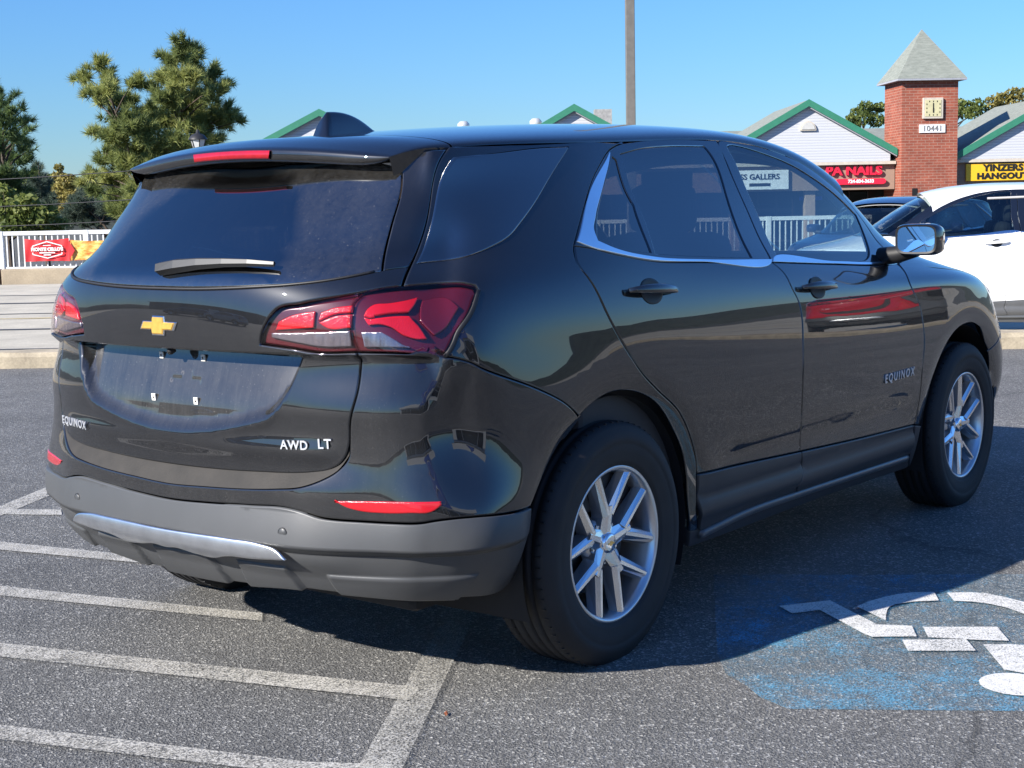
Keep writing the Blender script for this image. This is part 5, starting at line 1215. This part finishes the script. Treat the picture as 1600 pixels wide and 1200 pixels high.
# ================================================================== trees
def leafmat(name, c0, c1, c2):
    m, nt, b = nmat(name); at = N(nt, 'ShaderNodeAttribute', attribute_name='tone')
    c = ramp(nt, at.outputs['Fac'], [(.0, c0), (.5, c1), (1, c2)]); nt.links.new(c, b.inputs['Base Color']); b.inputs['Roughness'].default_value = .6; b.inputs['Specular IOR Level'].default_value = .3
    b.inputs['Subsurface Weight'].default_value = 0.0
    t = N(nt, 'ShaderNodeBsdfTranslucent'); nt.links.new(c, t.inputs[0]); mx = N(nt, 'ShaderNodeMixShader'); mx.inputs[0].default_value = .40
    nt.links.new(b.outputs[0], mx.inputs[1]); nt.links.new(t.outputs[0], mx.inputs[2]); nt.links.new(mx.outputs[0], nt.nodes['Material Output'].inputs[0]); return m
M_BARK = plain('bark', (.07, .052, .038), .95, var=.4, nscale=9, bmp=.6, bscale=30)
M_PINE = leafmat('pine_needles', (.11, .15, .055), (.27, .31, .10), (.42, .42, .14)); M_DARKL = leafmat('dark_leaves', (.05, .09, .04), (.11, .17, .06), (.21, .27, .09))
M_SPRUCE = leafmat('spruce_needles', (.05, .075, .055), (.10, .14, .10), (.18, .22, .18)); M_YELL = leafmat('yellow_leaves', (.13, .125, .035), (.30, .26, .075), (.42, .34, .11)); M_MIDL = leafmat('mid_leaves', (.06, .09, .022), (.14, .18, .045), (.26, .28, .08))
def px_at(x, y, f):
    d = fwd+r2*((x-800)/FPX)-u2*((y-600)/FPX); return CAMPOS+d*(f/d.dot(FW))
def crown(name, clumps, mat, parent, leaf=.2, kind='leaf', dens=1.0, seed=1):
    g = np.random.default_rng(seed); V = []; tone = []; Fc = []; nv = 0
    for c, rad, flat in clumps:
        n = max(8, int(dens*26*(rad/leaf)**2)); base = g.uniform(.25, .75)
        d = g.normal(size=(n, 3)); d /= np.linalg.norm(d, axis=1, keepdims=True); rr_ = rad*g.uniform(.35, 1.0, (n, 1))**.6
        p = np.array(c)+d*rr_*np.array([1, 1, flat])
        if kind == 'needle':
            # sprays: tufts sit along upswept twigs, so the outline is ragged
            ns = max(4, int(n/11)); sd_ = g.normal(size=(ns, 3))*np.array([1, 1, .45])+np.array([0, 0, .18]); sd_ /= np.linalg.norm(sd_, axis=1, keepdims=True)
            w_ = g.integers(0, ns, n); tt_ = g.uniform(.15, 1.0, (n, 1))**.8; d = sd_[w_]; ln = g.uniform(.75, 1.35, ns)[w_][:, None]
            p = np.array(c)+d*tt_*rad*ln+np.array([0, 0, 1])*(tt_**2*rad*.22)+g.normal(size=(n, 3))*rad*.09
            k = 14
            for q, dd in zip(p, d):
                ax = dd*.6+np.array([0, 0, .55])+g.normal(size=3)*.3; ax /= np.linalg.norm(ax); tn = np.clip(base+g.normal()*.18, 0, 1)
                dirs = ax+g.normal(size=(k, 3))*.62; dirs /= np.linalg.norm(dirs, axis=1, keepdims=True); L = leaf*g.uniform(.7, 1.25, (k, 1))
                sd = np.cross(dirs, g.normal(size=(k, 3))); sd /= np.linalg.norm(sd, axis=1, keepdims=True); sd *= leaf*.05
                V.append(np.stack([q-sd, q+sd, q+dirs*L], 1).reshape(-1, 3)); tone += [tn]*(3*k)
                Fc += [(nv+3*i, nv+3*i+1, nv+3*i+2) for i in range(k)]; nv += 3*k
        else:
            a = g.normal(size=(n, 3)); a /= np.linalg.norm(a, axis=1, keepdims=True); b_ = np.cross(a, g.normal(size=(n, 3))); b_ /= np.linalg.norm(b_, axis=1, keepdims=True)
            L = leaf*g.uniform(.6, 1.3, (n, 1)); tn = np.clip(base+g.normal(size=n)*.2, 0, 1)
            V.append(np.stack([p-a*L*.6, p+b_*L*.32, p+a*L*.6, p-b_*L*.32], 1).reshape(-1, 3)); tone += list(np.repeat(tn, 4)); Fc += [(nv+4*i, nv+4*i+1, nv+4*i+2, nv+4*i+3) for i in range(n)]; nv += 4*n
    me = bpy.data.meshes.new(name); me.from_pydata(np.concatenate(V).tolist(), [], Fc); me.update()
    at = me.attributes.new('tone', 'FLOAT', 'POINT'); at.data.foreach_set('value', np.array(tone, dtype=np.float32)); return link(name, me, mat, parent)
def tree(name, label, cat, base, f, clumps, mat, leaf, kind='leaf', dens=1.0, seed=1, depth=.8, group=None, trunk_r=.18, leaders=None, flat=.75, zb=-2.2):
    "clumps: picture positions and radii (pixels) at distance f; each gets its own depth in the crown"
    g = np.random.default_rng(seed); s = f/FPX; t = grp(name, W(*base), label, cat, group); cl = []
    b0 = Vector(W(base[0], base[1], zb))
    for (x, y, r_) in clumps:
        df = g.uniform(-1, 1)*depth*2.2
        c = px_at(x, y, f+df); cl.append((tuple(c), r_*s, flat))
    top = [Vector(px_at(x, y, f)) for x, y in (leaders or [min(clumps, key=lambda q: q[1])[:2]])]
    mb = MB()
    for tp in top:
        mid = b0.lerp(tp, .45)+Vector((0, 0, .2)); path = [b0, b0.lerp(mid, .5), mid, mid.lerp(tp, .5), tp]; mb.tube(path, [trunk_r, trunk_r*.85, trunk_r*.65, trunk_r*.4, trunk_r*.08], 8)
    mb.build('trunk', M_BARK, t)
    for c, r_, _ in cl:
        c = Vector(c); tp = min(top, key=lambda q: (Vector((q.x, q.y, 0))-Vector((c.x, c.y, 0))).length); k = max(.15, min(.95, (c.z-b0.z-.5*r_)/(tp.z-b0.z)*.9)); a = b0.lerp(tp, k)
        MB().tube([a, a.lerp(c, .5)+Vector((0, 0, .1)), c], [trunk_r*.35, trunk_r*.22, trunk_r*.06], 5).build('limb', M_BARK, t)
    crown('crown', cl, mat, t, leaf, kind, dens, seed); settle(t); return t
tree('pine_tree', 'tall pine with two leaders and upswept branches behind the SUV', 'tree', (-14.0, 62), 62,
     [(288, 80, 20), (270, 98, 20), (300, 102, 22), (262, 128, 22), (290, 130, 26), (325, 118, 18), (345, 135, 14), (335, 150, 18), (300, 160, 30), (268, 158, 26), (352, 183, 20), (330, 190, 24), (372, 190, 10), (305, 195, 30), (262, 195, 34), (238, 182, 22), (152, 108, 16), (138, 122, 12), (120, 124, 9), (165, 125, 15), (158, 145, 22), (180, 160, 22), (205, 135, 13), (222, 128, 10), (202, 165, 18), (150, 160, 14), (230, 140, 12), (185, 190, 20), (215, 205, 30), (160, 212, 13), (142, 208, 9), (180, 222, 22), (205, 238, 28), (248, 235, 36), (290, 232, 30), (322, 222, 20), (345, 222, 14), (178, 255, 22), (160, 238, 12), (215, 265, 30), (262, 270, 34), (300, 262, 26), (330, 246, 18), (150, 275, 15), (135, 283, 11), (178, 285, 22), (205, 300, 28), (240, 305, 34), (180, 320, 24), (205, 335, 26), (150, 300, 14)],
     M_PINE, .36, 'needle', 2.3, 3, 1.0, trunk_r=.15, leaders=[(285, 78), (160, 110)], flat=.62)
tree('conifer_tree', 'dark ragged conifer at the left edge above the railing', 'tree', (-16.6, 50), 50,
     [(-4, 130, 10), (2, 150, 13), (22, 150, 9), (-8, 175, 22), (12, 180, 18), (36, 172, 9), (28, 195, 15), (5, 205, 24), (46, 190, 8), (45, 208, 10), (25, 222, 22), (-10, 230, 26), (40, 238, 12), (5, 250, 28), (30, 258, 24), (45, 275, 14), (-12, 280, 30), (15, 295, 30), (35, 310, 22), (-5, 330, 30), (25, 340, 24)],
     M_DARKL, .26, 'needle', 1.1, 5, .8, trunk_r=.16, flat=.8)
tree('leafy_bush', 'green leafy bush behind the left end of the railing', 'bush', (-15.2, 46), 46, [(10, 330, 26), (40, 320, 24), (65, 335, 24), (25, 350, 24), (60, 352, 22), (90, 350, 16), (5, 300, 18)], M_MIDL, .17, 'leaf', 1.6, 6, .5, trunk_r=.08)
tree('spruce_tree', 'small bluish spruce with a pointed top left of the pine', 'tree', (-17.8, 58), 58, [(60, 258, 4), (60, 268, 8), (58, 280, 12), (64, 290, 15), (55, 300, 19), (66, 312, 20), (60, 326, 24), (58, 342, 26)], M_SPRUCE, .24, 'needle', 2.0, 7, .3, trunk_r=.12, flat=.5)
tree('autumn_tree', 'yellowing tree with thin upright branches between spruce and pine', 'tree', (-18.0, 72), 72, [(92, 262, 8), (90, 275, 10), (105, 282, 16), (122, 290, 14), (95, 296, 16), (115, 305, 18), (135, 300, 12), (90, 318, 18), (110, 325, 18), (132, 322, 14)], M_YELL, .17, 'leaf', 1.8, 8, .6, trunk_r=.10)
tree('dark_spruce', 'dark spruce behind the wires, right of the yellowing tree', 'tree', (-16.0, 66), 66, [(128, 305, 10), (122, 320, 16), (135, 330, 18), (118, 342, 18), (140, 348, 18), (105, 350, 16), (158, 345, 16), (160, 325, 12), (168, 330, 14)], M_SPRUCE, .22, 'needle', 2.2, 9, .4, trunk_r=.12, flat=.6)
tree('mixed_tree', 'pale green tree behind the spruce, low against the sky', 'tree', (-24, 95), 95, [(40, 285, 16), (62, 283, 14), (82, 282, 14), (100, 285, 13), (120, 288, 13), (50, 300, 18), (80, 300, 18), (105, 303, 17), (135, 296, 13), (65, 318, 18), (95, 320, 18), (125, 315, 16), (150, 300, 14)], M_MIDL, .26, 'leaf', 1.5, 31, 1.0, trunk_r=.12)
tree('mixed_tree', 'second pale green tree, lower, behind the yellowing tree', 'tree', (-19, 90), 90, [(70, 335, 20), (100, 338, 20), (130, 335, 18), (150, 325, 16), (165, 310, 14), (170, 335, 16)], M_DARKL, .24, 'leaf', 1.5, 32, .8, trunk_r=.10)
for i, (lab, pts) in enumerate((('round leafy tree just left of the brick tower', [(1352, 166, 12), (1340, 176, 12), (1330, 186, 10), (1362, 174, 13), (1375, 168, 11), (1350, 184, 14), (1370, 188, 14), (1338, 195, 10)]),
     ('leafy tree just right of the brick tower', [(1500, 160, 9), (1512, 165, 12), (1528, 162, 11), (1520, 176, 14), (1503, 176, 13), (1538, 172, 12)]),
     ('golden green tree at the right edge beyond the mall roof', [(1552, 158, 12), (1568, 152, 12), (1585, 146, 13), (1600, 148, 14), (1560, 170, 14), (1580, 165, 16), (1602, 168, 16), (1620, 150, 14)]))):
    tree('far_tree', lab, 'tree', (30+i*6.5, 130), 130, pts, (M_MIDL, M_MIDL, M_YELL)[i], .30, 'leaf', 1.3, 20+i, 1.2, 'trees beyond the mall', .2)
# far wooded ridge, seen at left; its ring is added to darken mirrored horizons
vs = []; fs = []; n = 240
for i in range(n):
    a_ = 2*math.pi*i/n; h = 7.5+1.6*math.sin(i*.31)+.9*math.sin(i*.83+1)+random.uniform(-.9, .9)
    for rad, z_ in ((325, -3), (340, h*.8), (350, h), (420, -3)): vs.append(W(rad*math.sin(a_), rad*math.cos(a_), z_))
for i in range(n):
    j = (i+1) % n
    for k in range(3): fs.append((4*i+k, 4*j+k, 4*j+k+1, 4*i+k+1))
o = link('hill', mesh_from(vs, fs, 'hill', True), plain('far_woods', (.035, .042, .034), .95, var=.5, nscale=.4, bmp=.5, bscale=.8)); o['kind'] = 'structure'
# overhead wires between two poles out of view
wr = grp('overhead_wires', W(-14, 44, 2), 'thin overhead wires sagging across the trees on the left', 'wires')
for z0, z1 in ((2.4, 2.9), (1.75, 2.05), (1.25, 1.45)):
    MB().tube([W(-26+2.2*k, 44-.3*k, z0+(z1-z0)*k/10-.35*math.sin(math.pi*k/10)) for k in range(11)], .014, 5).build('wire', M_LANT, wr)
settle(wr)

# ================================================================== the other vehicles
def recolour(paint_col, name, glass_clear=True, clad=None):
    p = paint(name, paint_col, .4); d = {'black_paint': p}
    return d
def place_car(label, loc, rz, mats, scale=(1, 1, 1), group='other parked cars'):
    c = copy_tree(CAR, None, mats); c.location = loc; c.rotation_euler = (0, 0, rz); c.scale = scale; c['label'] = label; c['group'] = group; return c
M_WP = paint('white_paint', (.80, .80, .79), .4); M_BP = paint('blue_paint', (.015, .030, .075), .35); M_RP = paint('red_paint', (.42, .008, .020), .35); M_SP = paint('silver_paint', (.45, .46, .47), .35)
rz_left = math.atan2(-RT.y, -RT.x)
place_car('white SUV with grey lower cladding crossing behind the front of the black SUV', W(5.98, 15.05, -.12), rz_left-R(11), {'black_paint': M_WP, 'privacy_glass': glass('lighter_privacy_glass', (.30, .34, .35)), 'grey_sill_plastic': plain('grey_cladding', (.085, .087, .09), .5)}, (.9, 1, .975))
for ch in bpy.data.objects:
    if ch.parent and ch.parent.get('label', '').startswith('white SUV') and ch.name.startswith('windscreen_pillar'):
        for sl_ in ch.material_slots: sl_.link = 'OBJECT'; sl_.material = M_GLOSSBLK
place_car('dark blue car half hidden behind the white SUV', W(6.05, 21.3, -.12), rz_left+R(55), {'black_paint': M_BP}, (1, 1, .905))
place_car('red SUV parked two bays along, seen only mirrored in the black doors', (19.0, -9.0, 0), R(-24.6), {'black_paint': M_RP})
place_car('silver SUV parked behind the standpoint, seen only mirrored in the tailgate', (-17.5, 11.0, 0), R(90), {'black_paint': M_SP})
place_car('grey car parked at the end of the row behind the standpoint', (-20.5, 18.0, 0), R(60), {'black_paint': M_BP})
# ---- the dealership behind the standpoint, mirrored in the paint
M_SHOWW = plain('showroom_white', (.74, .74, .72), .5, var=.05)
sh = grp('showroom', (-16, -20, 0), 'white flat roofed showroom with dark glass, mirrored in the rear wing', 'building')
box('wall', (-16, -24, 2.6), (30, 8, 5.2), M_SHOWW, sh); box('roof_fascia', (-16, -19.8, 5.0), (32, .6, 1.6), M_SHOWW, sh)
for k in range(8): box('window', (-28+k*3.4, -19.97, 1.9), (3.1, .06, 3.2), M_SHOP, sh)
settle(sh)
bs = grp('pole_sign', (-6, -11.5, 0), 'blue dealer sign with a white ring on a grey pole, mirrored in the rear wing', 'sign')
box('pole', (-6, -11.5, 1.4), (.3, .3, 2.8), M_POLE, bs); box('board', (-6, -11.5, 4.2), (4.2, .35, 2.8), plain('sign_blue', (.01, .10, .48), .4, var=.05), bs, .05)
mb = MB(); nn = 40; mb.tube([(-6+1.6*math.cos(2*math.pi*k/nn), -11.30, 4.3+.95*math.sin(2*math.pi*k/nn)) for k in range(nn+1)], .05, 6, False); mb.build('ring', M_SWHITE, bs); settle(bs)
wh = grp('warehouse', (-60, 60, 0), 'long dark warehouse far behind the standpoint, mirrored in the tailgate', 'building')
box('wall', (-64, 52, 2.8), (12, 46, 5.6), plain('warehouse_cladding', (.09, .095, .10), .7), wh); box('roof', (-64, 52, 5.75), (13, 47, .3), M_LANT, wh); box('door', (-57.95, 48, 1.8), (.1, 4, 3.6), M_SHOWW, wh); settle(wh)

# ---- a fallen leaf on the asphalt
lf = mesh_from([(-.045, 0, .0), (-.02, .016, .010), (.012, .020, .006), (.05, .002, .014), (.01, -.018, .004), (-.022, -.014, .008), (0, 0, .012)], [(0, 1, 6), (1, 2, 6), (2, 3, 6), (3, 4, 6), (4, 5, 6), (5, 0, 6)], 'leaf', False)
o = link('fallen_leaf', lf, plain('dry_leaf', (.28, .085, .035), .8)); o.location = (-.665, -.786, .004); o.rotation_euler = (.1, 0, .6); o.scale = (.32, .32, .32); tag(o, 'small reddish brown leaf lying on the asphalt by the bay line', 'leaf')
